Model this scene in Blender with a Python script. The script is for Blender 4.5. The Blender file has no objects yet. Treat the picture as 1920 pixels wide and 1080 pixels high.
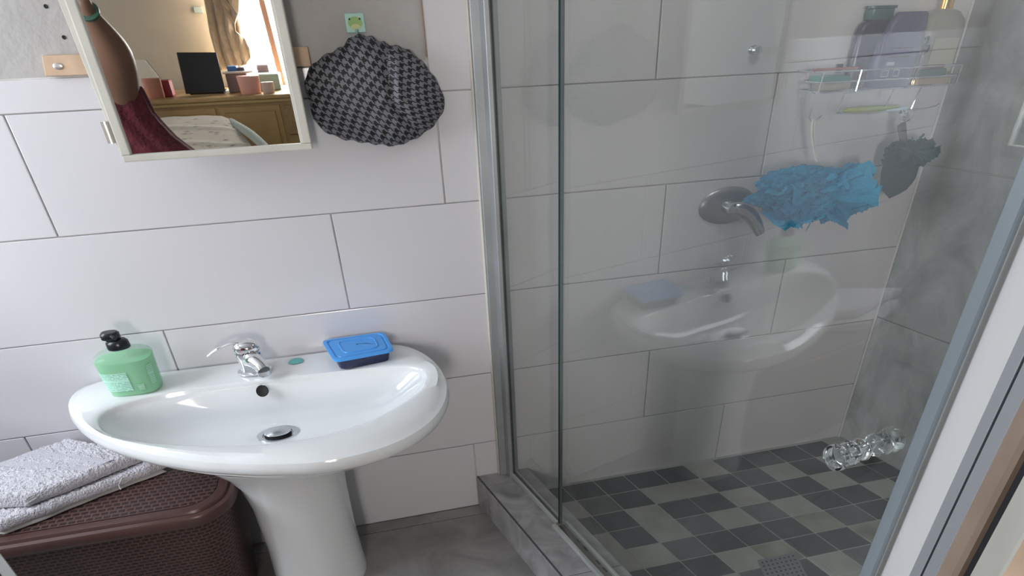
import bpy, bmesh, math, random
import numpy as np
from mathutils import Matrix, Vector, noise
random.seed(7)
sc = bpy.context.scene
COL = sc.collection

# ------------------------------------------------------------------ camera
CH = 1.70                                   # camera height above the bathroom floor
CR = np.array([[0.99949, 0.03178, 0.0], [-0.0179, 0.5644, -0.8253], [-0.0262, 0.8249, 0.5647]])
PPX, PPY, FPX = 992.4, 820.0, 1163.6
def _orth(R):
    u, s, vt = np.linalg.svd(R); return u @ vt
CR = _orth(CR)
camd = bpy.data.cameras.new('camera'); cam = bpy.data.objects.new('camera', camd); COL.objects.link(cam)
camd.sensor_fit = 'HORIZONTAL'; camd.sensor_width = 36.0; camd.lens = FPX*36/1920
camd.shift_x = (960-PPX)/1920; camd.shift_y = (PPY-540)/1920
camd.clip_start = 0.02; camd.clip_end = 60
mw = Matrix([list(CR[i]) + [0] for i in range(3)] + [[0, 0, 0, 1]]); mw.translation = (0, 0, CH)
cam.matrix_world = mw
sc.camera = cam
C0 = np.array([0, 0, CH])

# ------------------------------------------------------------------ world, lights, exposure
sc.view_settings.view_transform = 'Standard'
sc.view_settings.look = 'None'
sc.view_settings.gamma = 1.0
sc.view_settings.use_curve_mapping = False
sc.view_settings.exposure = 0.0
w = bpy.data.worlds.new('sky'); sc.world = w; w.use_nodes = True
bg = w.node_tree.nodes['Background']; bg.inputs[0].default_value = (0.88, 0.93, 1.0, 1); bg.inputs[1].default_value = 0.15

# room frame: A runs along the sink wall to the right, N points out of that wall, G runs along the shower screen
A = np.array([0.9756, 0.2196, 0.0]); A /= np.linalg.norm(A)
N = np.array([A[1], -A[0], 0.0])
B = np.array([-0.4857, 0.8741, 0.0]); B /= np.linalg.norm(B)     # away from the camera along the screen
P0 = np.array([-0.151, 2.012, 0.0])
def R(s, d, z): return P0 + A*s + N*d + np.array([0, 0, z])
BA, BN = float(B@A), float(B@N)
def Q(s, q, z):                              # skewed shower frame: q metres out of the wall along the screen direction
    return P0 + A*s - B*(q/abs(BN)*abs(BN)) + np.array([0, 0, z])
def ray(x, y):
    v = np.array([x-PPX, -(y-PPY), -FPX]); v = CR @ v
    return v/np.linalg.norm(v)
def onz(x, y, z): r = ray(x, y); return C0 + r*((z-CH)/r[2])
def onp(x, y, p, n): r = ray(x, y); return C0 + r*(((p-C0)@n)/(r@n))
def onw(x, y, d=0.0): return onp(x, y, R(0, d, 0), N)

def area(name, loc, target, sx, sy, power, color):
    l = bpy.data.lights.new(name, 'AREA'); l.shape = 'RECTANGLE'; l.size = sx; l.size_y = sy
    l.energy = power; l.color = color
    o = bpy.data.objects.new(name, l); COL.objects.link(o); o.location = loc
    o.rotation_euler = (Vector(target)-Vector(loc)).to_track_quat('-Z', 'Y').to_euler()
    return o
area('window_daylight', R(-2.36, 0.70, 1.72), R(0, 0.9, 0.9), 0.85, 1.15, 40, (0.88, 0.93, 1.0))
area('bedroom_daylight', R(-0.98, 5.10, 1.68), R(-0.98, 0, 1.68), 0.62, 1.05, 85, (1.0, 0.96, 0.93))

area('bedroom_side_fill', R(-4.1, 3.8, 1.7), R(0, 3.4, 1.2), 1.6, 1.3, 26, (1.0, 0.97, 0.93))  # added fill that brightens the bedroom and the white wall end
area('shower_fill_light', R(0.75, 0.75, 2.38), R(0.95, 0.25, 0.9), 0.30, 0.30, 2.6, (1.0, 0.98, 0.93))  # added fill, brightens the shower interior from out of view
# ------------------------------------------------------------------ materials
def nt(name):
    m = bpy.data.materials.new(name); m.use_nodes = True
    t = m.node_tree; b = t.nodes['Principled BSDF']; return m, t, b
def mat(name, col, rough=0.5, metal=0.0, bump=0.0, bscale=20.0, var=0.0, vscale=6.0, spec=0.5, trans=0.0, coat=0.0, sss=0.0):
    m, t, b = nt(name)
    b.inputs['Base Color'].default_value = (*col, 1); b.inputs['Roughness'].default_value = rough
    b.inputs['Metallic'].default_value = metal; b.inputs['Specular IOR Level'].default_value = spec
    b.inputs['Transmission Weight'].default_value = trans; b.inputs['Coat Weight'].default_value = coat
    b.inputs['Coat Roughness'].default_value = 0.08
    if var or bump:
        tc = t.nodes.new('ShaderNodeNewGeometry')
    if var:
        n = t.nodes.new('ShaderNodeTexNoise'); n.inputs['Scale'].default_value = vscale; n.inputs['Detail'].default_value = 6
        t.links.new(tc.outputs['Position'], n.inputs['Vector'])
        r = t.nodes.new('ShaderNodeValToRGB')
        r.color_ramp.elements[0].position = 0.3; r.color_ramp.elements[1].position = 0.7
        r.color_ramp.elements[0].color = (*[max(0, c*(1-var)) for c in col], 1)
        r.color_ramp.elements[1].color = (*[min(1, c*(1+var)) for c in col], 1)
        t.links.new(n.outputs['Fac'], r.inputs['Fac']); t.links.new(r.outputs['Color'], b.inputs['Base Color'])
    if bump:
        n2 = t.nodes.new('ShaderNodeTexNoise'); n2.inputs['Scale'].default_value = bscale; n2.inputs['Detail'].default_value = 3
        t.links.new(tc.outputs['Position'], n2.inputs['Vector'])
        bp = t.nodes.new('ShaderNodeBump'); bp.inputs['Strength'].default_value = bump; bp.inputs['Distance'].default_value = 0.01
        t.links.new(n2.outputs['Fac'], bp.inputs['Height']); t.links.new(bp.outputs['Normal'], b.inputs['Normal'])
    return m
def marble(name, dark, light, scale=5.0, rough=0.3, streak=(1, 1, 3), dist=1.5):
    m, t, b = nt(name)
    g = t.nodes.new('ShaderNodeNewGeometry'); mp = t.nodes.new('ShaderNodeMapping')
    mp.inputs['Scale'].default_value = streak; mp.inputs['Rotation'].default_value = (0.4, 0.6, 0.5)
    n = t.nodes.new('ShaderNodeTexNoise'); n.inputs['Scale'].default_value = scale; n.inputs['Detail'].default_value = 9
    n.inputs['Roughness'].default_value = 0.62; n.inputs['Distortion'].default_value = dist
    r = t.nodes.new('ShaderNodeValToRGB'); e = r.color_ramp.elements
    e[0].position = 0.32; e[0].color = (*dark, 1); e[1].position = 0.68; e[1].color = (*light, 1)
    t.links.new(g.outputs['Position'], mp.inputs['Vector']); t.links.new(mp.outputs['Vector'], n.inputs['Vector'])
    t.links.new(n.outputs['Fac'], r.inputs['Fac']); t.links.new(r.outputs['Color'], b.inputs['Base Color'])
    b.inputs['Roughness'].default_value = rough
    return m
M = {}
M['tile'] = mat('white_ceramic_tile', (0.71, 0.695, 0.72), 0.16, bump=0.05, bscale=9, spec=0.5)
M['grout'] = mat('grey_grout', (0.62, 0.60, 0.59), 0.9, var=0.22, vscale=8)
M['plaster'] = mat('grey_plaster', (0.47, 0.45, 0.435), 0.85, var=0.08, bump=0.3, bscale=40)
M['paint'] = mat('white_wall_paint', (0.78, 0.77, 0.76), 0.6, var=0.03, bump=0.12, bscale=25)
M['cream'] = mat('cream_bedroom_paint', (0.62, 0.58, 0.50), 0.8, var=0.03)
M['marble'] = marble('grey_marble_wall', (0.25, 0.255, 0.26), (0.52, 0.53, 0.54), 3.2, 0.25, (1, 1.6, 1), 0.7)
M['marble_floor'] = marble('grey_marble_floor', (0.22, 0.21, 0.20), (0.37, 0.355, 0.345), 4.5, 0.35, (1, 1.4, 1), 0.8)
M['marble_kerb'] = marble('grey_marble_kerb', (0.25, 0.243, 0.245), (0.50, 0.485, 0.50), 7, 0.3, (1, 1.5, 1), 0.7)
M['groutline'] = mat('pale_floor_grout', (0.42, 0.42, 0.40), 0.9, var=0.2)
M['fl_dark'] = mat('charcoal_mosaic_tile', (0.058, 0.060, 0.066), 0.45, var=0.2, vscale=14, bump=0.1)
M['fl_mid'] = mat('slate_mosaic_tile', (0.125, 0.125, 0.13), 0.45, var=0.18, vscale=14, bump=0.1)
M['fl_light'] = mat('pale_mosaic_tile', (0.36, 0.36, 0.33), 0.45, var=0.14, vscale=11, bump=0.1)
M['fl_mottle'] = mat('mottled_mosaic_tile', (0.27, 0.27, 0.22), 0.5, var=0.38, vscale=10, bump=0.1)
M['alu'] = mat('brushed_aluminium', (0.40, 0.42, 0.43), 0.5, 0.6, var=0.12, vscale=5)
M['alu_light'] = mat('pale_anodised_rail', (0.56, 0.58, 0.58), 0.4, 0.3)
M['alu_grey'] = mat('grey_coated_frame', (0.42, 0.43, 0.46), 0.45, 0.2)
M['chrome'] = mat('polished_chrome', (0.82, 0.83, 0.85), 0.07, 1.0)
M['chrome_dull'] = mat('dull_chrome', (0.62, 0.64, 0.67), 0.22, 1.0)
M['ceramic'] = mat('white_sanitary_ceramic', (0.84, 0.86, 0.87), 0.07, spec=0.6, coat=0.4)
M['black_hole'] = mat('dark_opening', (0.02, 0.02, 0.02), 0.8)
M['black_plastic'] = mat('black_plastic', (0.012, 0.014, 0.02), 0.25)
M['frame'] = mat('cream_painted_frame', (0.60, 0.585, 0.52), 0.45, var=0.06, vscale=12)
M['hinge'] = mat('steel_hinge', (0.55, 0.53, 0.50), 0.35, 0.8)
M['batten'] = mat('raw_pine_batten', (0.62, 0.44, 0.30), 0.7, var=0.12, vscale=18)
M['brown'] = mat('brown_wood_stain', (0.34, 0.25, 0.19), 0.5, var=0.15, vscale=10)
M['lid_blue'] = mat('blue_plastic_lid', (0.075, 0.36, 0.86), 0.3, spec=0.4)
M['navy'] = mat('navy_plastic', (0.012, 0.018, 0.07), 0.25)
M['teal_soap'] = mat('teal_soap_smear', (0.16, 0.56, 0.53), 0.35)
M['cord'] = mat('white_cotton_cord', (0.75, 0.75, 0.72), 0.8)
M['black'] = mat('matte_black', (0.015, 0.015, 0.018), 0.5)
M['red'] = mat('red_dot', (0.6, 0.02, 0.04), 0.4)

def terry():
    m = mat('white_terry_cotton', (0.80, 0.775, 0.83), 0.95, var=0.10, vscale=45, bump=1.0, bscale=170)
    m.node_tree.nodes['Principled BSDF'].inputs['Sheen Weight'].default_value = 0.4
    return m
M['terry'] = terry()
M['terry_band'] = mat('flat_woven_band', (0.78, 0.76, 0.82), 0.9, bump=0.7, bscale=500)

def glass_mat(name, tint, base, scale, dirt, dirtcol=(0.62, 0.70, 0.74)):
    """clear pane: transparent with an angle dependent sheen and a thin film of lime"""
    m = bpy.data.materials.new(name); m.use_nodes = True; t = m.node_tree
    t.nodes.remove(t.nodes['Principled BSDF']); out = t.nodes['Material Output']
    tr = t.nodes.new('ShaderNodeBsdfTransparent'); tr.inputs[0].default_value = (*tint, 1)
    gl = t.nodes.new('ShaderNodeBsdfGlossy'); gl.inputs['Roughness'].default_value = 0.0
    lw = t.nodes.new('ShaderNodeLayerWeight'); lw.inputs['Blend'].default_value = 0.5
    p = t.nodes.new('ShaderNodeMath'); p.operation = 'POWER'; p.inputs[1].default_value = 4
    mu = t.nodes.new('ShaderNodeMath'); mu.operation = 'MULTIPLY_ADD'; mu.inputs[1].default_value = scale; mu.inputs[2].default_value = base
    mu.use_clamp = True
    t.links.new(lw.outputs['Facing'], p.inputs[0]); t.links.new(p.outputs[0], mu.inputs[0])
    mx = t.nodes.new('ShaderNodeMixShader'); t.links.new(mu.outputs[0], mx.inputs[0])
    t.links.new(tr.outputs[0], mx.inputs[1]); t.links.new(gl.outputs[0], mx.inputs[2])
    df = t.nodes.new('ShaderNodeBsdfDiffuse'); df.inputs[0].default_value = (*dirtcol, 1)
    g = t.nodes.new('ShaderNodeNewGeometry'); n = t.nodes.new('ShaderNodeTexNoise')
    n.inputs['Scale'].default_value = 3.0; n.inputs['Detail'].default_value = 8; n.inputs['Roughness'].default_value = 0.6
    t.links.new(g.outputs['Position'], n.inputs['Vector'])
    mr = t.nodes.new('ShaderNodeMapRange'); mr.inputs[1].default_value = 0.35; mr.inputs[2].default_value = 0.75
    mr.inputs[3].default_value = dirt*0.5; mr.inputs[4].default_value = dirt*1.7
    t.links.new(n.outputs['Fac'], mr.inputs[0])
    m2 = t.nodes.new('ShaderNodeMixShader'); t.links.new(mr.outputs[0], m2.inputs[0])
    t.links.new(mx.outputs[0], m2.inputs[1]); t.links.new(df.outputs[0], m2.inputs[2])
    t.links.new(m2.outputs[0], out.inputs['Surface'])
    return m
M['glass'] = glass_mat('shower_glass', (0.935, 0.948, 0.935), 0.078, 0.16, 0.016)
M['glass_edge'] = mat('green_glass_edge', (0.008, 0.03, 0.03), 0.5, spec=0.2)
M['acrylic'] = mat('clear_acrylic', (0.90, 0.94, 0.95), 0.03, trans=1.0)
M['pane'] = glass_mat('window_pane', (0.95, 0.97, 0.98), 0.03, 0.3, 0.01)
mm = bpy.data.materials.new('mirror_silver'); mm.use_nodes = True
pb = mm.node_tree.nodes['Principled BSDF']; pb.inputs['Metallic'].default_value = 1; pb.inputs['Roughness'].default_value = 0.01
pb.inputs['Base Color'].default_value = (0.86, 0.87, 0.85, 1); M['mirror'] = mm

def translucent(name, col, alpha, rough=0.15):
    m = bpy.data.materials.new(name); m.use_nodes = True; t = m.node_tree
    b = t.nodes['Principled BSDF']; b.inputs['Base Color'].default_value = (*col, 1); b.inputs['Roughness'].default_value = rough
    tr = t.nodes.new('ShaderNodeBsdfTransparent'); tr.inputs[0].default_value = (*[min(1, c*0.5+0.5) for c in col], 1)
    mx = t.nodes.new('ShaderNodeMixShader'); mx.inputs[0].default_value = alpha
    t.links.new(tr.outputs[0], mx.inputs[1]); t.links.new(b.outputs[0], mx.inputs[2])
    t.links.new(mx.outputs[0], t.nodes['Material Output'].inputs['Surface'])
    return m

# ------------------------------------------------------------------ object helpers
def tag(o, label=None, cat=None, group=None, kind=None):
    if label: o['label'] = label
    if cat: o['category'] = cat
    if group: o['group'] = group
    if kind: o['kind'] = kind
    return o
def wloc(o):
    v = Vector((0, 0, 0))
    while o is not None: v += o.location; o = o.parent
    return v
def thing(name, loc, label, cat, group=None):
    o = bpy.data.objects.new(name, None); o.empty_display_size = 0.05; COL.objects.link(o); o.location = Vector(loc)
    return tag(o, label, cat, group)
def link(name, me, m, parent=None, loc=None):
    o = bpy.data.objects.new(name, me)
    if m is not None and not me.materials: me.materials.append(m)
    COL.objects.link(o)
    if parent is not None: o.parent = parent
    if loc is not None: o.location = Vector(loc)
    return o
def put(name, bm, m, parent=None, smooth=False, loc=None):
    """bm is in world coordinates; the origin goes to loc (default: the middle of its base)"""
    vs = [v.co for v in bm.verts]
    if loc is None:
        loc = Vector((sum(v.x for v in vs)/len(vs), sum(v.y for v in vs)/len(vs), min(v.z for v in vs)))
    else: loc = Vector(loc)
    bmesh.ops.translate(bm, verts=bm.verts, vec=-loc)
    bmesh.ops.recalc_face_normals(bm, faces=bm.faces)
    me = bpy.data.meshes.new(name); bm.to_mesh(me); bm.free()
    if smooth:
        me.polygons.foreach_set('use_smooth', [True]*len(me.polygons))
        try: me.set_sharp_from_angle(angle=math.radians(42))
        except Exception: pass
    return link(name, me, m, parent, loc - (wloc(parent) if parent is not None else Vector((0, 0, 0))))
def quadbox(corners, nvec, th, bevel=0.0, seg=1):
    """a slab: corners (list of points, planar polygon) pushed by nvec*th"""
    bm = bmesh.new(); nv = Vector(nvec)*th
    a = [bm.verts.new(Vector(c)) for c in corners]; b = [bm.verts.new(Vector(c)+nv) for c in corners]
    bm.faces.new(a); bm.faces.new(list(reversed(b)))
    k = len(corners)
    for i in range(k): bm.faces.new([a[i], b[i], b[(i+1) % k], a[(i+1) % k]])
    bmesh.ops.recalc_face_normals(bm, faces=bm.faces)
    if bevel: bmesh.ops.bevel(bm, geom=list(bm.edges), offset=bevel, segments=seg, affect='EDGES', profile=0.6)
    return bm
def rbox(s0, s1, d0, d1, z0, z1, bevel=0.0, seg=1):
    return quadbox([R(s0, d0, z0), R(s1, d0, z0), R(s1, d1, z0), R(s0, d1, z0)], (0, 0, 1), z1-z0, bevel, seg)
def merge(dst, src):
    off = len(dst.verts); vs = [dst.verts.new(v.co) for v in src.verts]
    src.verts.index_update()
    for f in src.faces:
        try: dst.faces.new([vs[v.index] for v in f.verts])
        except ValueError: pass
    src.free(); return dst
def tube(pts, r, seg=8, cap=True, flat=None):
    """swept tube; r is a number or a list; flat=(vec, k) squashes the section along vec"""
    bm = bmesh.new(); pts = [Vector(p) for p in pts]; n = len(pts)
    rs = [r]*n if isinstance(r, (int, float)) else list(r)
    rings = []; prev = None
    for i, p in enumerate(pts):
        t = (pts[min(i+1, n-1)] - pts[max(i-1, 0)]).normalized()
        if prev is None:
            u = t.orthogonal().normalized()
        else:
            u = (prev - t*prev.dot(t)); u = u.normalized() if u.length > 1e-6 else t.orthogonal().normalized()
        prev = u; v = t.cross(u); ring = []
        for k in range(seg):
            a_ = 2*math.pi*k/seg; o = (u*math.cos(a_)+v*math.sin(a_))*rs[i]
            if flat is not None:
                f = Vector(flat[0]).normalized(); o -= f*o.dot(f)*(1-flat[1])
            ring.append(bm.verts.new(p+o))
        rings.append(ring)
    for i in range(n-1):
        for k in range(seg): bm.faces.new([rings[i][k], rings[i][(k+1) % seg], rings[i+1][(k+1) % seg], rings[i+1][k]])
    if cap: bm.faces.new(rings[0][::-1]); bm.faces.new(rings[-1])
    return bm
def smooth_path(pts, sub=6):
    pts = [Vector(p) for p in pts]; out = []
    for i in range(len(pts)-1):
        p0 = pts[max(i-1, 0)]; p1 = pts[i]; p2 = pts[i+1]; p3 = pts[min(i+2, len(pts)-1)]
        for k in range(sub):
            t = k/sub
            out.append(0.5*((2*p1)+(-p0+p2)*t+(2*p0-5*p1+4*p2-p3)*t*t+(-p0+3*p1-3*p2+p3)*t**3))
    out.append(pts[-1]); return out
def loft(rings, capb=True, capt=True):
    """rings: list of equal length lists of points"""
    bm = bmesh.new(); rv = [[bm.verts.new(Vector(p)) for p in r] for r in rings]; k = len(rings[0])
    for i in range(len(rv)-1):
        for j in range(k): bm.faces.new([rv[i][j], rv[i][(j+1) % k], rv[i+1][(j+1) % k], rv[i+1][j]])
    if capb: bm.faces.new(rv[0][::-1])
    if capt: bm.faces.new(rv[-1])
    return bm
def lathe(center, axis, prof, seg=32, sx=1.0, up=None):
    """prof: (radius, height) pairs along axis; sx stretches along the second basis vector"""
    ax = Vector(axis).normalized(); c = Vector(center)
    u = Vector(up).normalized() if up is not None else ax.orthogonal().normalized()
    u = (u-ax*u.dot(ax)).normalized(); v = ax.cross(u); rings = []
    for (r, h) in prof:
        rings.append([c+ax*h+(u*math.cos(2*math.pi*k/seg)*sx+v*math.sin(2*math.pi*k/seg))*max(r, 1e-5) for k in range(seg)])
    return loft(rings)
def sellipse(cs, cd, z, rs, rd, n=2.6, k=40, rot=0.0):
    out = []
    for i in range(k):
        t = 2*math.pi*i/k; c, s = math.cos(t), math.sin(t)
        x = rs*math.copysign(abs(c)**(2/n), c); y = rd*math.copysign(abs(s)**(2/n), s)
        out.append(R(cs+x*math.cos(rot)-y*math.sin(rot), cd+x*math.sin(rot)+y*math.cos(rot), z))
    return out
UP = np.array([0, 0, 1.0])

# ================================================================== SETTING
ZR = [0.31, 0.613, 0.917, 1.22, 1.5235, 1.827, 2.13]      # grout lines above the first row
def struct(name, bm, m, smooth=False): return tag(put(name, bm, m, None, smooth), kind='structure')
SW = 1.635                                     # shower side wall
# sink wall: a grout bed with separate tiles on it
wall_back = struct('wall_back', quadbox([R(-2.3, -0.02, -0.02), R(1.75, -0.02, -0.02), R(1.75, -0.02, 2.45), R(-2.3, -0.02, 2.45)], N, 0.012), M['grout'])
tile_cache = {}
def wall_tile(s0, s1, z0, z1, par=wall_back, m='tile'):
    g = 0.0022; s0 += g; s1 -= g; z0 += 0.0014; z1 -= 0.0014
    if s1-s0 < 0.01: return
    key = (round(s1-s0, 3), round(z1-z0, 3), m)
    if key not in tile_cache:
        w_, h_ = key[0], key[1]
        bm = quadbox([A*0, A*w_, A*w_+UP*h_, UP*h_], N, 0.008, 0.0022, 2)
        me = bpy.data.meshes.new('wall_tile'); bm.to_mesh(me); bm.free(); me.materials.append(M[m]); tile_cache[key] = me
    j = random.uniform(-0.0006, 0.0006)
    link('tile', tile_cache[key], None, par, Vector(R(s0, -0.008+j, z0)) - wloc(par))
TW = 1.0775
REC_S, REC_Z = -0.098, 1.597                  # bare patch above the sink where tiles were never laid
offs = {0: -0.07, 1: -0.436, 2: -0.997, 3: -0.431, 4: -0.087, 5: 0.579, 6: 0.1}
zz = [0.0] + ZR
for r_ in range(7):
    z0, z1 = zz[r_], zz[r_+1]
    o = offs[r_]; k0 = math.floor((-2.3-o)/TW)
    for k in range(k0, 6):
        a0, a1 = max(-2.3, o+k*TW), min(SW, o+(k+1)*TW)
        if a1-a0 < 0.02: continue
        if r_ <= 4 and r_ < 5 and z1 <= REC_Z+0.01: wall_tile(a0, a1, z0, z1); continue
        if r_ == 5:
            # cut strip under the bare patch, whole tiles to the right of it
            if a1 <= REC_S: wall_tile(a0, a1, z0, REC_Z)
            elif a0 < REC_S:
                wall_tile(a0, REC_S, z0, REC_Z); wall_tile(REC_S, a1, z0, z1)
            else: wall_tile(a0, a1, z0, z1)
            continue
        if a1 > REC_S: wall_tile(max(a0, REC_S), a1, z0, z1)
put('plaster_patch', quadbox([R(-2.3, -0.0079, REC_Z+0.003), R(REC_S-0.003, -0.0079, REC_Z+0.003), R(REC_S-0.003, -0.0079, 2.45), R(-2.3, -0.0079, 2.45)], N, 0.0015), M['plaster'], wall_back)
for (x, y) in ((86, 12), (120, 70)):
    put('screw_hole', lathe(onw(x, y, -0.0060), N, [(0.0035, -0.001), (0.0045, 0.0012), (0.003, 0.002), (0.0001, 0.0005)], 10), M['black_hole'], wall_back)

# marble wall on the far side of the shower
NB = np.array([-B[1], B[0], 0.0])
if NB @ A > 0: NB = -NB                        # faces into the shower
def Wm(t, z): return R(SW, 0, z) - B*t         # t metres from the corner towards the camera
wall_right = struct('wall_right', quadbox([Wm(-0.02, -0.02)-NB*0.02, Wm(2.0, -0.02)-NB*0.02, Wm(2.0, 2.45)-NB*0.02, Wm(-0.02, 2.45)-NB*0.02], NB, 0.012), M['grout'])
for (z0, z1) in ((0.03, 0.628), (0.628, 1.215), (1.215, 1.80), (1.80, 2.40)):
    for (t0, t1) in ((0.0, 1.18), (1.18, 2.0)):
        g = 0.0015
        put('marble_slab', quadbox([Wm(t0+g, z0+g)-NB*0.008, Wm(t1-g, z0+g)-NB*0.008, Wm(t1-g, z1-g)-NB*0.008, Wm(t0+g, z1-g)-NB*0.008], NB, 0.008, 0.0015), M['marble'], wall_right)
put('corner_grout', tube([Wm(0.004, 0.03)+NB*0.003, Wm(0.004, 2.4)+NB*0.003], 0.0045, 6), mat('white_silicone', (0.7, 0.7, 0.68), 0.5), wall_right)

# shower floor of small square tiles in three greys
def Qs(s, q, z): return R(s, 0, z) - B*q
floor_shower = struct('floor', quadbox([Qs(0.0, -0.02, -0.03), Qs(1.66, -0.02, -0.03), Qs(1.66, 2.0, -0.03), Qs(0.0, 2.0, -0.03)], UP, 0.0603), M['groutline'])
S0, DS, Q0, DQ = 0.978, 0.1392, 0.015, 0.1105
pat = {0: {-4: 'd', -3: 'd', -2: 'd', -1: 'l', 0: 'd', 1: 'm', 2: 'd', 3: 'd', 4: 'l'},
       1: {-4: 'd', -3: 'l', -2: 'l', -1: 'd', 0: 'm', 1: 'l', 2: 'd', 3: 'l', 4: 'd'},
       2: {-5: 'd', -4: 'l', -3: 'd', -2: 'd', -1: 'l', 0: 'd', 1: 'd', 2: 'l', 3: 'd', 4: 'd'},
       3: {-5: 'd', -4: 'l', -3: 'm', -2: 'l', -1: 'm', 0: 'l', 1: 'd', 2: 'd', 3: 'l', 4: 'd'},
       4: {-5: 'l', -4: 'm', -3: 'd', -2: 'd', -1: 'd', 0: 't', 1: 'm', 2: 'd', 3: 'd'},
       5: {-5: 'd', -4: 'd', -3: 'l', -2: 't', -1: 'd', 0: 'd', 1: 't', 2: 'l'},
       6: {-5: 'd', -4: 'l', -3: 'm', -2: 'd', -1: 'l', 0: 'm', 1: 'd'}}
mkey = {'d': 'fl_dark', 'm': 'fl_mid', 'l': 'fl_light', 't': 'fl_mottle'}
mos_cache = {}
for q in range(0, 13):
    for j in range(-7, 5):
        s0, s1 = S0+DS*j, S0+DS*(j+1); s0c, s1c = max(s0, 0.09), min(s1, SW-0.002)
        if s1c-s0c < 0.02: continue
        k = pat.get(q, {}).get(j) or random.choice('ddmlld')
        g = 0.0042; wd = round(s1c-s0c-g, 4); key = (wd, k)
        if key not in mos_cache:
            bm = quadbox([A*0, A*wd, A*wd-B*(DQ-g), -B*(DQ-g)], UP, 0.006, 0.0012)
            me = bpy.data.meshes.new('mosaic_tile'); bm.to_mesh(me); bm.free(); me.materials.append(M[mkey[k]]); mos_cache[key] = me
        link('tile', mos_cache[key], None, floor_shower, Vector(Qs(s0c+g/2, Q0+DQ*q+g/2, 0.0255+random.uniform(0, 0.0008))) - wloc(floor_shower))

# bathroom floor: large marble tiles with a cut strip along the wall
floor_bath = struct('floor', quadbox([R(-2.3, -0.02, -0.05), R(0.35, -0.02, -0.05), R(1.2, 2.4, -0.05), R(-2.3, 2.4, -0.05)], UP, 0.044), M['grout'])
fs = [-2.3, -1.58, -0.50+0.62, 1.2]
def floor_tile(s0, s1, d0, d1):
    g = 0.002
    put('tile', rbox(s0+g, s1-g, d0+g, d1-g, -0.007, 0.0, 0.0012), M['marble_floor'], floor_bath)
floor_tile(-2.3, -1.3, 0, 0.058); floor_tile(-1.3, 0.25, 0, 0.058)
for d0, d1 in ((0.058, 0.66), (0.66, 1.26), (1.26, 1.86), (1.86, 2.4)):
    for s0, s1 in ((-2.3, -1.62), (-1.62, -0.62), (-0.62, 0.38), (0.38, 1.2)):
        if s0 > 0.3 and d0 < 1.2: continue
        floor_tile(s0, s1, d0, d1)

# kerb of the shower, marble clad
KZ = 0.15
kerb = tag(bpy.data.objects.new('trim_1', None), kind='structure'); COL.objects.link(kerb); kerb.location = Vector(R(0, 0, 0))
def kq(o, t, z):        # o: offset across the kerb (0 = screen line), t: metres from the wall along the screen
    return R(0.071+o, 0, z) - B*t
KO = -0.142
def kerb_piece(name, t0, t1, o0, o1, z0, z1, m='marble_kerb', bev=0.0015):
    put(name, quadbox([kq(o0, t0, z0), kq(o1, t0, z0), kq(o1, t1, z0), kq(o0, t1, z0)], UP, z1-z0, bev), M[m], kerb)
kerb_piece('kerb_core', -0.0, 1.9, KO+0.012, 0.06, -0.01, KZ-0.012, 'grout', 0)
for t0, t1 in ((0.0, 0.075), (0.075, 0.64), (0.64, 1.24), (1.24, 1.9)):
    kerb_piece('kerb_top_slab', t0+0.001, t1-0.001, KO+0.006, 0.072, KZ-0.012, KZ)
for t0, t1 in ((0.0, 0.085), (0.085, 0.56), (0.56, 1.16), (1.16, 1.9)):
    kerb_piece('kerb_front_slab', t0+0.001, t1-0.001, KO, KO+0.011, 0.0, KZ-0.003)
kerb_piece('kerb_inner_slab', 0.0, 1.9, 0.061, 0.072, 0.03, KZ-0.013)
M['trim_dark'] = mat('dark_grey_trim', (0.10, 0.10, 0.11), 0.5, 0.3)
kerb_piece('kerb_edge_trim', 0.0, 1.9, KO+0.003, KO+0.0085, KZ-0.004, KZ+0.001, 'trim_dark', 0.0005)

# left wall with the bathroom window, ceiling, walls around the doorway
def lw(d0, d1, z0, z1): return rbox(-2.42, -2.3, d0, d1, z0, z1)
bmw = lw(-0.02, 0.2, 0, 2.45)
for q_ in ((0.2, 2.25, 0, 1.1), (0.2, 2.25, 2.3, 2.45), (2.25, 2.4, 0, 2.45)): merge(bmw, lw(*q_))
struct('wall_left', bmw, M['paint'])
fr = rbox(-2.335, -2.30, 0.2, 0.25, 1.1, 2.3)
for q_ in ((2.2, 2.25, 1.1, 2.3), (0.25, 2.2, 1.1, 1.15), (0.25, 2.2, 2.25, 2.3), (0.68, 0.72, 1.15, 2.25), (1.15, 1.19, 1.15, 2.25)):
    merge(fr, rbox(-2.335, -2.30, *q_))
win = struct('window_1', fr, M['frame'])
for d0, d1 in ((0.25, 0.68), (0.72, 1.15)): put('pane', rbox(-2.320, -2.316, d0, d1, 1.15, 2.25), M['pane'], win)
fz = mat('added_pane_glow', (0.7, 0.72, 0.72), 0.6); fz.node_tree.nodes['Principled BSDF'].inputs['Emission Color'].default_value = (0.9, 0.95, 1.0, 1)
fz.node_tree.nodes['Principled BSDF'].inputs['Emission Strength'].default_value = 0.6
put('added_glow_pane', rbox(-2.320, -2.316, 1.19, 2.2, 1.15, 2.25), fz, win)  # glowing pane added to brighten the mirror's reflection in the shower glass
struct('ceiling', quadbox([R(-2.3, -0.02, 2.45), R(2.0, -0.02, 2.45), R(2.0, 2.4, 2.45), R(-2.3, 2.4, 2.45)], UP, 0.05), M['paint'])
wf = rbox(-2.3, -1.95, 2.3, 2.4, 0, 2.45); merge(wf, rbox(-1.95, 0.75, 2.3, 2.4, 2.12, 2.45))
struct('wall_front', wf, M['paint'])

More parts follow.
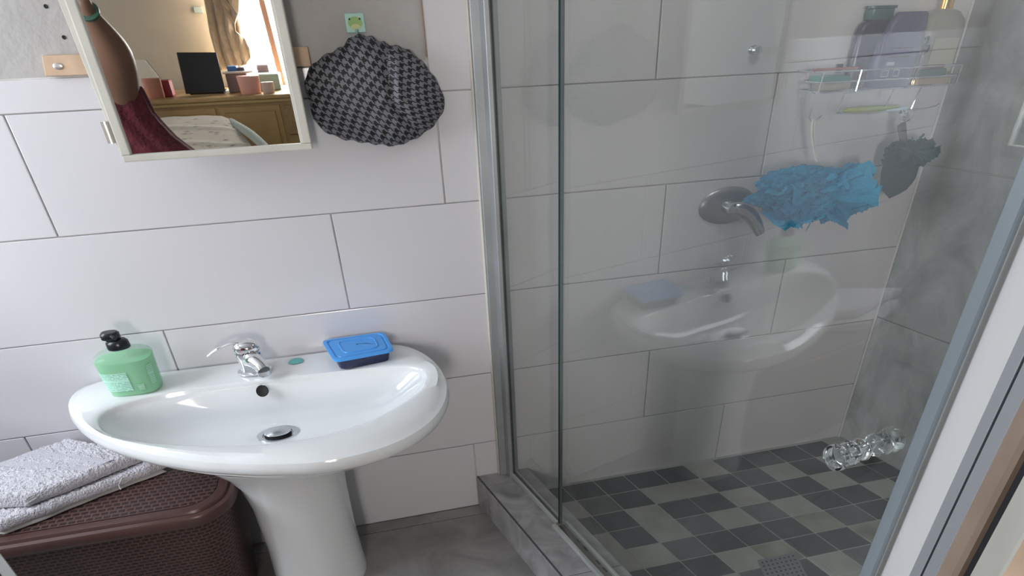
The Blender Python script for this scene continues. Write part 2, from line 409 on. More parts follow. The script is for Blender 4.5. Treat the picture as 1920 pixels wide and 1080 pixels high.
# ================================================================== SHOWER SCREEN
Gp = kq(0.0, 0.388, KZ)                        # where the fixed pane ends and the door begins
def az(px, py): r = ray(px, py); return math.atan2(r[0], r[1])
nb = -B
ajar = math.radians(8.0)
c_, s_ = math.cos(-ajar), math.sin(-ajar)
LD = np.array([c_*nb[0]-s_*nb[1], s_*nb[0]+c_*nb[1], 0.0])      # direction of the door, standing slightly ajar
LN = np.array([LD[1], -LD[0], 0.0])
if LN @ A > 0: LN = -LN                         # faces the room
screen = thing('shower_screen', kq(0, 0.2, KZ), 'fixed narrow glass shower panel with aluminium wall channel beside the sink wall', 'shower screen')
SN = np.array([B[1], -B[0], 0.0]); 
if SN @ A > 0: SN = -SN
put('glass_pane', quadbox([kq(0, 0.02, KZ+0.012), kq(0, 0.380, KZ+0.012), kq(0, 0.380, 2.1), kq(0, 0.02, 2.1)], SN, 0.008), M['glass'], screen)
put('pane_edge', quadbox([kq(0, 0.3803, KZ+0.012), kq(0, 0.3865, KZ+0.012), kq(0, 0.3865, 2.1), kq(0, 0.3803, 2.1)], SN, 0.008), M['glass_edge'], screen)
# wall channel: two nested ribs
def chan(o0, o1, t0, t1, z0=KZ, z1=2.12): return quadbox([kq(o0, t0, z0), kq(o1, t0, z0), kq(o1, t1, z0), kq(o0, t1, z0)], UP, z1-z0, 0.0015)
put('wall_channel', chan(-0.050, 0.020, 0.0, 0.020), M['alu'], screen)
put('channel_rib', merge(chan(-0.026, -0.012, 0.018, 0.050), chan(0.004, 0.018, 0.018, 0.034)), M['alu'], screen)
put('channel_seal', chan(-0.054, -0.050, 0.0, 0.012), mat('cream_sealant', (0.66, 0.62, 0.55), 0.6), screen)
put('bottom_rail', merge(chan(-0.018, -0.009, 0.03, 0.385, KZ, KZ+0.022), chan(0.006, 0.014, 0.03, 0.385, KZ, KZ+0.018)), M['alu_light'], screen)
track = thing('door_track', kq(0, 1.0, KZ), 'aluminium floor track with small dark drain slots on the shower kerb', 'track')
put('outer_lip', chan(-0.036, -0.020, 0.388, 1.5, KZ, KZ+0.016), M['alu_light'], track)
put('inner_lip', chan(0.012, 0.024, 0.388, 1.5, KZ, KZ+0.018), M['alu_light'], track)
put('channel_bed', chan(-0.020, 0.012, 0.388, 1.5, KZ, KZ+0.003), mat('grimy_track_bed', (0.17, 0.15, 0.125), 0.6, 0.2, var=0.3), track)
for t in (0.49, 0.535, 0.61, 0.65, 0.76, 0.80):
    put('slot', chan(0.002, 0.009, t-0.011, t+0.011, KZ+0.003, KZ+0.0045), M['black_hole'], track)
put('end_bolt', lathe(kq(-0.02, 0.396, KZ+0.006), UP, [(0.009, 0), (0.009, 0.006), (0.005, 0.010), (0.0005, 0.011)], 12), M['brown'], track)

door = thing('shower_door', Gp, 'large clear glass shower door standing slightly ajar on the kerb', 'door')
def dl(t, z, o=0.0): return Gp*np.array([1, 1, 0]) + LD*t + LN*o + np.array([0, 0, z])
DE = 1.105
put('glass_pane', quadbox([dl(0.006, KZ+0.02), dl(DE, KZ+0.02), dl(DE, 2.1), dl(0.006, 2.1)], LN, 0.008), M['glass'], door)
put('hinge_seal', quadbox([dl(0.008, KZ+0.02, 0.0085), dl(0.026, KZ+0.02, 0.0085), dl(0.026, 2.1, 0.0085), dl(0.008, 2.1, 0.0085)], LN, 0.002), translucent('clear_hinge_seal', (0.42, 0.46, 0.45), 0.18, 0.3), door)
put('pane_edge', quadbox([dl(0.0, KZ+0.02), dl(0.006, KZ+0.02), dl(0.006, 2.1), dl(0.0, 2.1)], LN, 0.008), M['glass_edge'], door)
DS_ = 0.019
put('edge_seal', quadbox([dl(DE, KZ+0.02, -0.001), dl(DE+DS_, KZ+0.02, -0.001), dl(DE+DS_, 2.1, -0.001), dl(DE, 2.1, -0.001)], LN, 0.010, 0.002),
    translucent('cloudy_seal', (0.33, 0.38, 0.42), 0.80, 0.3), door)
# clear turned knob, gripping the pane
kp = onp(1628, 838, dl(0, 0), LN); knob_c = Vector(kp)
prof = [(0.006, 0.006), (0.012, 0.008), (0.022, 0.012), (0.026, 0.020), (0.022, 0.030), (0.019, 0.036), (0.025, 0.043), (0.028, 0.053),
        (0.024, 0.064), (0.021, 0.070), (0.027, 0.078), (0.030, 0.088), (0.028, 0.097), (0.016, 0.1005), (0.001, 0.101)]
ax_k = (LN*1.0 + UP*(-0.02))
put('knob', lathe(knob_c, ax_k, [(r*0.66, h*0.66) for r, h in prof], 26), M['acrylic'], door, True)
put('knob', lathe(knob_c-Vector(ax_k)*0.0, -ax_k, [(r*0.66, h*0.5) for r, h in prof], 26), M['acrylic'], door, True)
put('knob_core', tube([knob_c-Vector(ax_k)*0.03, knob_c+Vector(ax_k)*0.036], [0.004, 0.0045], 10), M['chrome'], door, True)

# wall end beside the doorway, door frame, all upright
def pa(azd, r): a_ = math.radians(azd); return np.array([r*math.sin(a_), r*math.cos(a_), 0.0])
def post(name, a0, r0, a1, r1, th, m, parent=None, z0=0.0, z1=2.45, bev=0.002):
    p0, p1 = pa(a0, r0), pa(a1, r1); t = (p1-p0)/np.linalg.norm(p1-p0); n = np.array([-t[1], t[0], 0])
    if n @ (-p0) > 0: n = -n
    return put(name, quadbox([p0+UP*z0, p1+UP*z0, p1+UP*z1, p0+UP*z1], n, th, bev), m, parent)
tag(post('wall_front', 37.6, 0.885, 41.25, 0.74, 0.10, M['paint']), kind='structure')
fr_ = thing('door_frame', pa(42, 0.72), 'grey metal frame with dark gasket line beside the white wall end at right', 'door frame')
post('outer_profile', 41.25, 0.742, 42.08, 0.712, 0.03, M['alu_grey'], fr_, 0, 2.2)
post('gasket', 42.05, 0.716, 42.28, 0.708, 0.02, M['black'], fr_, 0, 2.2, 0.0)
post('inner_profile', 42.25, 0.707, 43.3, 0.672, 0.03, M['alu_grey'], fr_, 0, 2.2)
jb = thing('door_jamb', pa(44, 0.66), 'brown wooden door jamb nearest the camera at lower right', 'jamb')
post('jamb_face', 43.15, 0.668, 44.55, 0.640, 0.04, M['brown'], jb, 0, 2.2, 0.004)
post('jamb_shade_strip', 44.4, 0.65, 45.9, 0.640, 0.02, M['black'], jb, 0, 2.2, 0.0)  # black strip paints the dark shade between jamb and door
dr = thing('entrance_door', pa(46, 0.62), 'cream painted door edge beyond the brown jamb at bottom right corner', 'door')
post('door_leaf', 45.6, 0.610, 47.6, 0.54, 0.04, M['frame'], dr, 0.01, 2.1, 0.003)
post('lipping', 47.6, 0.538, 50.5, 0.50, 0.04, M['batten'], dr, 0.01, 2.1, 0.003)

# shower drain
dc = R(0.94, 0.70, 0.0)
drn = thing('floor_drain', R(0.94, 0.70, 0.032), 'square perforated grey drain grate in the shower floor', 'drain')
put('grate', quadbox([R(0.851, 0.617, 0.0322), R(1.005, 0.617, 0.0322), R(0.975, 0.757, 0.0322), R(0.821, 0.757, 0.0322)], UP, 0.003, 0.001), mat('dull_grey_metal', (0.22, 0.22, 0.23), 0.5, 0.3), drn)
hb = bmesh.new()
for i in range(8):
    for j in range(7):
        merge(hb, lathe(R(0.851+0.154*(i+0.8)/8.6-0.03*(j+1)/8, 0.617+0.14*(j+0.9)/7.8, 0.0352), UP, [(0.0045, 0), (0.0001, 0.0004)], 8))
tag(put('drain_holes', hb, M['black_hole'], drn), kind='stuff')

# ================================================================== BASIN
RZ = 0.797
outer = [(-0.300, 0.000), (-0.225, 0.085), (-0.178, 0.20), (-0.163, 0.32), (-0.178, 0.43), (-0.225, 0.53), (-0.305, 0.605), (-0.41, 0.645), (-0.54, 0.655), (-0.69, 0.622),
         (-0.83, 0.570), (-0.95, 0.505), (-1.07, 0.420), (-1.185, 0.305), (-1.265, 0.185), (-1.295, 0.08), (-1.285, 0.015), (-1.255, 0.0), (-1.1, 0.0), (-0.8, 0.0), (-0.5, 0.0)]
inner = [(-0.302, 0.420), (-0.244, 0.345), (-0.222, 0.277), (-0.236, 0.222), (-0.286, 0.198), (-0.383, 0.180), (-0.515, 0.163), (-0.661, 0.154), (-0.769, 0.150), (-0.866, 0.148),
         (-0.96, 0.155), (-1.055, 0.175), (-1.133, 0.212), (-1.158, 0.245), (-1.135, 0.318), (-1.075, 0.385), (-0.964, 0.447), (-0.807, 0.505), (-0.676, 0.535), (-0.545, 0.538), (-0.41, 0.502)]
BC = (-0.69, 0.335)
def polar(poly, nang, sm=3):
    pts = np.array(poly); k = len(pts); dense = []
    for i in range(k):
        for t in np.linspace(0, 1, 20, endpoint=False): dense.append(pts[i]*(1-t)+pts[(i+1) % k]*t)
    d = np.array(dense)-np.array(BC); an = np.arctan2(d[:, 1], d[:, 0]); r = np.hypot(d[:, 0], d[:, 1]); o = np.argsort(an)
    th = np.linspace(-math.pi, math.pi, nang, endpoint=False)
    rr = np.interp(th, an[o], r[o], period=2*math.pi)
    for _ in range(sm): rr = (np.roll(rr, 1)+2*rr+np.roll(rr, -1))/4
    return th, rr
NA = 144
th, ro = polar(outer, NA, 7); _, ri = polar(inner, NA, 5)
sinD = np.sin(th)
# keep the back straight against the wall
for i in range(NA):
    dmin = BC[1]+ro[i]*sinD[i]
    if dmin < 0.002: ro[i] = (0.002-BC[1])/sinD[i]
DR = (-0.697, 0.270)                           # drain position (plan)
def bring(rad, z, cen=BC, k=1.0):
    return [R(cen[0]+rad[i]*math.cos(th[i]), max(cen[1]+rad[i]*math.sin(th[i]), 0.0015), z[i] if hasattr(z, '__len__') else z) for i in range(NA)]
def mixc(t, rad):       # ring moving from the inner outline to the drain
    out = []
    for i in range(NA):
        ps = np.array([BC[0]+ri[i]*math.cos(th[i]), BC[1]+ri[i]*math.sin(th[i])]); pd = np.array([DR[0]+0.062*math.cos(th[i]), DR[1]+0.042*math.sin(th[i])])
        out.append(ps*(1-t)+pd*t)
    return out
back = np.clip((-np.sin(th)-0.25)/0.5, 0, 1)          # 1 at the wall side
roll = np.minimum(0.052, (ro-ri)*0.5)
rings = []
und = [(0.25, 0.586), (0.45, 0.592), (0.70, 0.640), (0.86, 0.695), (0.93, 0.722)]
for k_, z_ in und: rings.append(bring(ro*k_, z_, (BC[0], BC[1]*(0.55+0.45*k_))))
rings.append(bring(ro-0.032, 0.730))
for a_ in (0, 25, 50, 80, 105, 130, 150):              # rolled rim
    rr = math.radians(a_); rad = ro-0.028+0.028*np.maximum(math.sin(rr), 0)*1.0 - (0.012 if a_ > 130 else 0)
    rings.append(bring(rad, 0.763-0.028*math.cos(rr)))
lip = RZ-0.004-0.010*back
rings.append(bring(np.maximum(ro-roll*0.8, ri+0.022), np.full(NA, RZ-0.001)-0.012*back))
rings.append(bring(ri+0.020+0.0*back, lip-0.003*back))
rings.append(bring(ri+0.006, lip-0.004))
rings.append(bring(ri+0.001, lip-0.009))
rings.append(bring(ri, lip-0.018))
for t in (0.04, 0.10, 0.20, 0.32, 0.46, 0.60, 0.74, 0.87, 1.0):
    z_ = RZ-0.022-(0.124)*(1-(1-t)**2.3); pts = mixc(t, None)
    if t < 0.5:   # steeper walls
        pts = [p for p in mixc(t*0.72, None)]
    else: pts = mixc(0.36+(t-0.5)*1.28, None)
    rings.append([R(p[0], p[1], z_) for p in pts])
zb = RZ-0.022-0.124
rings.append([R(DR[0]+0.050*math.cos(a_), DR[1]+0.034*math.sin(a_), zb-0.004) for a_ in th])
sink = thing('wash_basin', R(-0.70, 0.25, 0.0), 'white ceramic wash basin on its full pedestal against the tiled wall', 'wash basin')
put('basin', loft(rings, True, True), M['ceramic'], sink, True)
# pedestal
pr = []
for z_, rs_, rd_, cs_, cd_ in ((0.0, 0.160, 0.138, -0.700, 0.222), (0.02, 0.160, 0.138, -0.700, 0.222), (0.06, 0.157, 0.134, -0.700, 0.222), (0.2, 0.152, 0.128, -0.700, 0.215),
                               (0.38, 0.156, 0.130, -0.699, 0.215), (0.48, 0.168, 0.138, -0.702, 0.22), (0.54, 0.195, 0.15, -0.706, 0.225), (0.575, 0.225, 0.165, -0.708, 0.228), (0.59, 0.235, 0.17, -0.708, 0.23)):
    pr.append(sellipse(cs_, cd_, z_, rs_, rd_, 2.2, 48))
put('pedestal', loft(pr), M['ceramic'], sink, True)
# drain: flange ring, raised plug, overflow
put('drain_flange', loft([[R(DR[0]+a*math.cos(t), DR[1]+b*math.sin(t), z) for t in th] for a, b, z in ((0.064, 0.044, zb-0.001), (0.062, 0.042, zb+0.003), (0.046, 0.031, zb+0.001), (0.044, 0.030, zb-0.006))], False, True), M['chrome_dull'], sink, True)
put('plug_shadow_gap', loft([[R(DR[0]+a*math.cos(t), DR[1]+0.003+b*math.sin(t), z) for t in th] for a, b, z in ((0.040, 0.026, zb-0.002), (0.040, 0.026, zb+0.0018))], True, True), M['black_hole'], sink)  # black gap shifted forward paints the shadow crescent below the plug
put('plug', loft([[R(DR[0]+a*math.cos(t), DR[1]+b*math.sin(t), z) for t in th] for a, b, z in ((0.034, 0.023, zb+0.002), (0.040, 0.027, zb+0.008), (0.038, 0.0255, zb+0.012), (0.020, 0.013, zb+0.0135), (0.001, 0.001, zb+0.0138))]), M['chrome_dull'], sink, True)
ov = onp(492, 733, R(0, 0.176, 0), N)
put('overflow_hole', lathe(ov, N*0.86+UP*0.5, [(0.0175, -0.004), (0.0185, 0.0015), (0.0165, 0.003), (0.0145, 0.0012), (0.0001, 0.0)], 24, 1.0), M['black_hole'], sink, True)
# tap
tz = RZ-0.013
def tp(s, d, z): return R(-0.750+s, 0.088+d, tz+z)
tap = thing('basin_tap', tp(0, 0, 0), 'chrome single lever mixer tap on the back of the basin', 'tap')
put('base_flange', loft([sellipse(-0.750, 0.088, tz+z, a, b, 2, 32) for a, b, z in ((0.052, 0.037, 0.001), (0.052, 0.037, 0.005), (0.044, 0.031, 0.009))]), M['chrome'], tap, True)
put('body', loft([sellipse(-0.750+s, 0.088+d, tz+z, a, b, 2.2, 32) for a, b, z, s, d in ((0.041, 0.029, 0.006, 0, 0), (0.037, 0.026, 0.03, -0.002, -0.001), (0.038, 0.027, 0.05, -0.004, -0.002), (0.040, 0.029, 0.064, -0.005, -0.002), (0.037, 0.026, 0.072, -0.005, -0.002))]), M['chrome'], tap, True)
sp = smooth_path([tp(-0.006, 0.002, 0.047), tp(0.012, 0.028, 0.050), tp(0.030, 0.048, 0.040), tp(0.040, 0.064, 0.028)], 5)
put('spout', tube(sp, list(np.linspace(0.028, 0.019, len(sp))), 18), M['chrome'], tap, True)
put('aerator', lathe(tp(0.040, 0.064, 0.028), (0.05, -0.1, -1), [(0.018, 0.0), (0.0185, 0.012), (0.015, 0.016), (0.001, 0.014)], 24, 1.2), M['chrome_dull'], tap, True)
hd_ = loft([sellipse(-0.755+s, 0.086+d, tz+z, a, b, 2.2, 32) for a, b, z, s, d in ((0.038, 0.028, 0.074, 0, 0), (0.041, 0.030, 0.084, 0, 0), (0.034, 0.025, 0.098, 0, 0), (0.016, 0.012, 0.106, -0.002, 0), (0.002, 0.002, 0.107, -0.002, 0))])
lever = put('lever', hd_, M['chrome'], tap, True)
lp_ = smooth_path([tp(-0.004, 0.0, 0.096), tp(-0.04, 0.0, 0.104), tp(-0.085, 0.004, 0.092), tp(-0.118, 0.008, 0.074)], 5)
put('lever_arm', tube(lp_, list(np.linspace(0.014, 0.0055, len(lp_))), 12, True, (UP, 0.45)), M['chrome'], lever, True)
rd = Vector(tp(-0.018, 0.024, 0.085))
put('hot_mark', lathe(rd, N*0.9+UP*0.35-A*0.3, [(0.005, -0.001), (0.005, 0.0015), (0.0001, 0.002)], 12), M['red'], lever)
# soap smear
sc_ = onz(555, 676, RZ-0.011)
bm = bmesh.new(); cv = bm.verts.new(Vector(sc_)+Vector((0, 0, 0.003))); rg = []
for ring, hh in ((0.6, 0.0028), (1.0, -0.001)):
    rg.append([bm.verts.new(Vector(sc_)+Vector(A*0.024*ring*math.cos(t)*(1+0.12*math.sin(3*t)) + N*0.024*ring*math.sin(t)*(1+0.1*math.cos(2*t)) + UP*hh)) for t in np.linspace(0, 2*math.pi, 20, endpoint=False)])
for k in range(20):
    bm.faces.new([cv, rg[0][k], rg[0][(k+1) % 20]]); bm.faces.new([rg[0][k], rg[1][k], rg[1][(k+1) % 20], rg[0][(k+1) % 20]])
tag(put('soap_smear', bm, M['teal_soap'], None, True), 'small teal blob of dried soap on the basin between tap and blue box', 'soap')

# ---- green liquid soap bottle
bz = RZ-0.010; bs, bd = -1.083, 0.118
bot = thing('soap_bottle', R(bs, bd, bz), 'squat clear bottle of green liquid soap with a black pump cap on the basin', 'soap bottle')
M['soap'] = translucent('green_liquid_soap', (0.34, 0.84, 0.46), 0.74, 0.12)
M['clear'] = translucent('clear_plastic', (0.72, 0.86, 0.78), 0.24, 0.06)
body = [(0.060, 0.040, 0.0, 0), (0.068, 0.046, 0.004, 0), (0.0705, 0.048, 0.02, 0), (0.073, 0.049, 0.06, -0.001), (0.076, 0.050, 0.10, -0.002), (0.077, 0.050, 0.114, -0.002), (0.072, 0.047, 0.124, -0.002), (0.055, 0.038, 0.131, -0.002), (0.030, 0.024, 0.135, -0.002), (0.024, 0.019, 0.142, -0.002)]
put('liquid', loft([sellipse(bs+s, bd, bz+0.002+z, a*0.965, b*0.965, 3, 48) for a, b, z, s in body[:5]+[(0.0765, 0.050, 0.108, -0.002)]]), M['soap'], bot, True)
put('bottle_shell', loft([sellipse(bs+s, bd, bz+z, a, b, 3, 48) for a, b, z, s in body]), M['clear'], bot, True)
put('pump_collar', loft([sellipse(bs-0.002, bd, bz+z, a, a*0.78, 2, 28) for a, z in ((0.030, 0.140), (0.031, 0.145), (0.0295, 0.160), (0.024, 0.166), (0.018, 0.168))]), M['black_plastic'], bot, True)
put('pump_head', loft([sellipse(bs-0.012+s, bd, bz+z, a, b, 2.4, 28) for a, b, z, s in ((0.016, 0.014, 0.164, 0.004), (0.020, 0.016, 0.169, 0.002), (0.025, 0.018, 0.172, 0.0), (0.025, 0.018, 0.186, 0.0), (0.020, 0.014, 0.191, 0.0))]), M['black_plastic'], bot, True)
put('pump_nozzle', tube([R(bs-0.008, bd+0.006, bz+0.181), R(bs+0.006, bd+0.022, bz+0.178)], [0.009, 0.006], 10), M['black_plastic'], bot, True)
def label_mat(name, base, ink):
    m, t, b = nt(name); uv = t.nodes.new('ShaderNodeUVMap'); sx = t.nodes.new('ShaderNodeSeparateXYZ')
    t.links.new(uv.outputs[0], sx.inputs[0])
    def M_(op, a, bb=None):
        n = t.nodes.new('ShaderNodeMath'); n.operation = op
        for i, v in enumerate((a, bb)):
            if v is None: continue
            if isinstance(v, (int, float)): n.inputs[i].default_value = v
            else: t.links.new(v, n.inputs[i])
        return n.outputs[0]
    row = M_('FRACT', M_('MULTIPLY', sx.outputs[1], 11))
    line = M_('LESS_THAN', row, 0.42)
    rowi = M_('FLOOR', M_('MULTIPLY', sx.outputs[1], 11))
    cell = M_('FLOOR', M_('MULTIPLY', sx.outputs[0], 42))
    wn = t.nodes.new('ShaderNodeTexWhiteNoise'); wn.noise_dimensions = '2D'
    cb = t.nodes.new('ShaderNodeCombineXYZ'); t.links.new(rowi, cb.inputs[0]); t.links.new(cell, cb.inputs[1]); t.links.new(cb.outputs[0], wn.inputs['Vector'])
    ink_ = M_('MULTIPLY', line, M_('GREATER_THAN', wn.outputs[0], 0.28))
    gap = M_('GREATER_THAN', M_('ABSOLUTE', M_('SUBTRACT', sx.outputs[1], 0.60)), 0.05)
    f = M_('MULTIPLY', M_('MULTIPLY', ink_, gap), 0.55)
    mx = t.nodes.new('ShaderNodeMixRGB'); mx.inputs[1].default_value = (*base, 1); mx.inputs[2].default_value = (*ink, 1)
    t.links.new(f, mx.inputs[0]); t.links.new(mx.outputs[0], b.inputs['Base Color']); b.inputs['Roughness'].default_value = 0.4
    return m
def curved_patch(name, t0, t1, z0, z1, m, parent, nseg=10, grow=1.012):
    bm = bmesh.new(); uvl = bm.loops.layers.uv.new('UVMap'); g = []
    def rad(z): 
        for i in range(len(body)-1):
            if body[i][2] <= z <= body[i+1][2]:
                k = (z-body[i][2])/(body[i+1][2]-body[i][2]); return [body[i][j]*(1-k)+body[i+1][j]*k for j in (0, 1, 3)]
    for i in range(nseg+1):
        t = t0+(t1-t0)*i/nseg; col = []
        for j in range(5):
            z = z0+(z1-z0)*j/4; a, b, s = rad(z); c, sn = math.cos(t), math.sin(t)
            col.append((bm.verts.new(Vector(R(bs+s+a*grow*math.copysign(abs(c)**(2/3), c), bd+b*grow*math.copysign(abs(sn)**(2/3), sn), bz+z))), i/nseg, j/4))
        g.append(col)
    for i in range(nseg):
        for j in range(4):
            q = [g[i][j], g[i+1][j], g[i+1][j+1], g[i][j+1]]; f = bm.faces.new([x[0] for x in q])
            for lo, x in zip(f.loops, q): lo[uvl].uv = (x[1], x[2])
    return put(name, bm, m, parent, True)
M['label'] = label_mat('pale_green_label', (0.50, 0.85, 0.68), (0.05, 0.25, 0.16))
curved_patch('back_label', math.radians(158), math.radians(88), 0.022, 0.082, M['label'], bot)
M['label2'] = label_mat('side_print', (0.38, 0.74, 0.50), (0.05, 0.25, 0.16))
curved_patch('side_label', math.radians(44), math.radians(20), 0.030, 0.092, M['label2'], bot, 4)
bc = curved_patch('bar_code', math.radians(80), math.radians(66), 0.020, 0.040, label_mat('bar_code_print', (0.42, 0.74, 0.52), (0.02, 0.10, 0.06)), bot, 3, 1.016)

# ---- blue lidded box
lzz = RZ+0.034
lc = [onz(x, y, lzz) for x, y in ((603, 638), (720, 622), (739, 655), (626, 676))]
bx = thing('lidded_box', (lc[0]+lc[2])/2*np.array([1, 1, 0])+UP*(RZ-0.01), 'small navy plastic tub with a bright blue lid on the basin corner', 'tub')
def rquad(cs, k, rad, z, n=6):
    """rounded quadrilateral, k scales about the centre"""
    cs = [Vector((c[0], c[1], 0)) for c in cs]; c0 = sum(cs, Vector())/4; cs = [c0+(c-c0)*k for c in cs]; out = []
    for i in range(4):
        p, c, nx = cs[i-1], cs[i], cs[(i+1) % 4]; a = c+(p-c).normalized()*rad; b = c+(nx-c).normalized()*rad
        for j in range(n+1):
            t = j/n; v = a*(1-t)**2+c*2*t*(1-t)+b*t*t; out.append(Vector((v.x, v.y, z)))
    return out
put('tub', loft([rquad(lc, k, 0.022, z) for k, z in ((0.80, RZ-0.010), (0.83, RZ-0.008), (0.90, RZ+0.026))]), M['navy'], bx, True)
put('lid', loft([rquad(lc, k, 0.024, lzz+z) for k, z in ((0.96, -0.010), (1.0, -0.009), (1.01, -0.003), (1.0, 0.0), (0.90, 0.001), (0.87, -0.003), (0.84, -0.003), (0.82, 0.0), (0.60, 0.0005), (0.585, 0.003), (0.56, 0.003), (0.545, 0.001), (0.3, 0.001))]), M['lid_blue'], bx, True)
put('lid_dot', lathe((lc[0]+lc[2])/2+UP*0.001, UP, [(0.0025, 0), (0.0015, 0.0015), (0.0001, 0.002)], 10), M['navy'], bx)

# ================================================================== HAMPER
HZ = 0.50
def rr_ring(s0, s1, d0, d1, r, z, n=8):
    out = []
    for cx, cy, a0 in ((s1-r, d1-r, 0), (s0+r, d1-r, 90), (s0+r, d0+r, 180), (s1-r, d0+r, 270)):
        for j in range(n+1):
            a_ = math.radians(a0+90*j/n); out.append((cx+r*math.cos(a_), cy+r*math.sin(a_), z))
    return out
def hring(k, z, r=0.11):
    s0, s1, d0, d1 = -1.72, -0.862, 0.03, 0.418
    return [R(s, d-0.10*(s+0.862)*0.0, zz_) for s, d, zz_ in rr_ring(s0+k, s1-k, d0+k, d1-k, r-k*0.5, z)]
def weave_mat():
    m, t, b = nt('brown_woven_plastic'); g = t.nodes.new('ShaderNodeUVMap')
    vo = t.nodes.new('ShaderNodeTexBrick'); vo.offset = 0.5; vo.inputs['Scale'].default_value = 1.0
    vo.inputs['Brick Width'].default_value = 0.0235; vo.inputs['Row Height'].default_value = 0.0145; vo.inputs['Mortar Size'].default_value = 0.0040
    vo.inputs['Mortar Smooth'].default_value = 0.35; vo.inputs['Color1'].default_value = (1, 1, 1, 1); vo.inputs['Color2'].default_value = (1, 1, 1, 1); vo.inputs['Mortar'].default_value = (0, 0, 0, 1)
    t.links.new(g.outputs[0], vo.inputs['Vector'])
    mx = t.nodes.new('ShaderNodeMixRGB'); mx.inputs[1].default_value = (0.115, 0.060, 0.053, 1); mx.inputs[2].default_value = (0.035, 0.018, 0.017, 1)
    t.links.new(vo.outputs['Color'], mx.inputs[0]); t.links.new(mx.outputs[0], b.inputs['Base Color']); b.inputs['Roughness'].default_value = 0.42
    inv = t.nodes.new('ShaderNodeInvert'); t.links.new(vo.outputs['Color'], inv.inputs['Color'])
    bp = t.nodes.new('ShaderNodeBump'); bp.inputs['Distance'].default_value = 0.004; bp.inputs['Strength'].default_value = 1.0
    t.links.new(inv.outputs[0], bp.inputs['Height']); t.links.new(bp.outputs[0], b.inputs['Normal'])
    return m
M['weave'] = weave_mat(); M['ham'] = mat('brown_plastic', (0.095, 0.048, 0.042), 0.33)
ham = thing('laundry_hamper', R(-1.29, 0.22, 0), 'dark brown woven-look plastic laundry hamper with lid beside the pedestal', 'laundry hamper')
# body walls (uv mapped by length and height)
bm = bmesh.new(); uvl = bm.loops.layers.uv.new('UVMap'); r0 = hring(0.075, 0.0); r1 = hring(0.022, HZ-0.035); v0 = [bm.verts.new(Vector(p)) for p in r0]; v1 = [bm.verts.new(Vector(p)) for p in r1]
Lc = [0.0]
for i in range(len(r0)): Lc.append(Lc[-1]+float(np.linalg.norm(r1[(i+1) % len(r1)]-r1[i])))
for i in range(len(r0)):
    j = (i+1) % len(r0); f = bm.faces.new([v0[i], v0[j], v1[j], v1[i]])
    for lo, uv in zip(f.loops, ((Lc[i], 0), (Lc[i+1], 0), (Lc[i+1], HZ), (Lc[i], HZ))): lo[uvl].uv = uv
bm.faces.new(v0[::-1])
put('body', bm, M['weave'], ham, True)
put('lid', loft([hring(k, z) for k, z in ((0.024, HZ-0.040), (0.004, HZ-0.038), (0.0, HZ-0.030), (0.001, HZ-0.010), (0.004, HZ-0.004), (0.016, HZ-0.002), (0.018, HZ-0.006), (0.022, HZ-0.006), (0.026, HZ+0.003), (0.050, HZ+0.004), (0.056, HZ+0.0015))], True, True), M['ham'], ham, True)
bm = bmesh.new(); uvl = bm.loops.layers.uv.new('UVMap'); rg = [(s, d) for s, d, _ in rr_ring(-1.72+0.055, -0.862-0.055, 0.03+0.055, 0.418-0.055, 0.075, 0)]
f = bm.faces.new([bm.verts.new(Vector(R(s, d, HZ+0.0042))) for s, d in rg])
for lo, (s, d) in zip(f.loops, rg): lo[uvl].uv = (s, d*0.8)
put('lid_weave', bm, M['weave'], ham)

# ---- folded towels on the hamper
def pillow(corners, z0, th, seed, edge=0.018, nu=90, nv=60, rough=0.0035, droop=0.0, layer=0):
    """soft folded slab: corners p00,p10,p11,p01 in (s,d)"""
    p = [np.array(c) for c in corners]; bm = bmesh.new(); top = []; bot_ = []
    for i in range(nu+1):
        ct, cb_ = [], []
        for j in range(nv+1):
            u, v = i/nu, j/nv
            q = p[0]*(1-u)*(1-v)+p[1]*u*(1-v)+p[2]*u*v+p[3]*(1-u)*v
            # round the corners in plan
            du, dv = min(u, 1-u), min(v, 1-v)
            e = min(1.0, min(du*nu/5.0, dv*nv/5.0)); prof_ = math.sqrt(max(0, 1-(1-e)**2))
            n1 = noise.noise(Vector((q[0]*9, q[1]*9, seed)))*0.005; n2 = noise.noise(Vector((q[0]*70, q[1]*70, seed)))*rough; n3 = noise.noise(Vector((q[0]*170, q[1]*170, seed)))*rough
            zt = z0+th*(0.45+0.55*prof_)+(n1+n2+n3)*(0.3+0.7*prof_); zb_ = z0+th*0.45*(1-prof_)*0.6
            ed = Vector((noise.noise(Vector((q[0]*14, q[1]*14, seed+5)))*0.006, noise.noise(Vector((q[0]*14, q[1]*14, seed+9)))*0.006))
            s_, d_ = q[0]+ed.x, max(q[1]+ed.y, 0.003)
            ct.append(bm.verts.new(Vector(R(s_, d_, zt)))); cb_.append(bm.verts.new(Vector(R(s_, d_, zb_))))
        top.append(ct); bot_.append(cb_)
    for i in range(nu):
        for j in range(nv):
            bm.faces.new([top[i][j], top[i+1][j], top[i+1][j+1], top[i][j+1]]); bm.faces.new([bot_[i][j], bot_[i][j+1], bot_[i+1][j+1], bot_[i+1][j]])
    for i in range(nu):
        bm.faces.new([top[i][0], bot_[i][0], bot_[i+1][0], top[i+1][0]]); bm.faces.new([top[i][nv], top[i+1][nv], bot_[i+1][nv], bot_[i][nv]])
    for j in range(nv):
        bm.faces.new([top[0][j], top[0][j+1], bot_[0][j+1], bot_[0][j]]); bm.faces.new([top[nu][j], bot_[nu][j], bot_[nu][j+1], top[nu][j+1]])
    return bm
lowc = [(-1.07, 0.165), (-1.285, 0.335), (-1.70, 0.375), (-1.395, 0.004)]
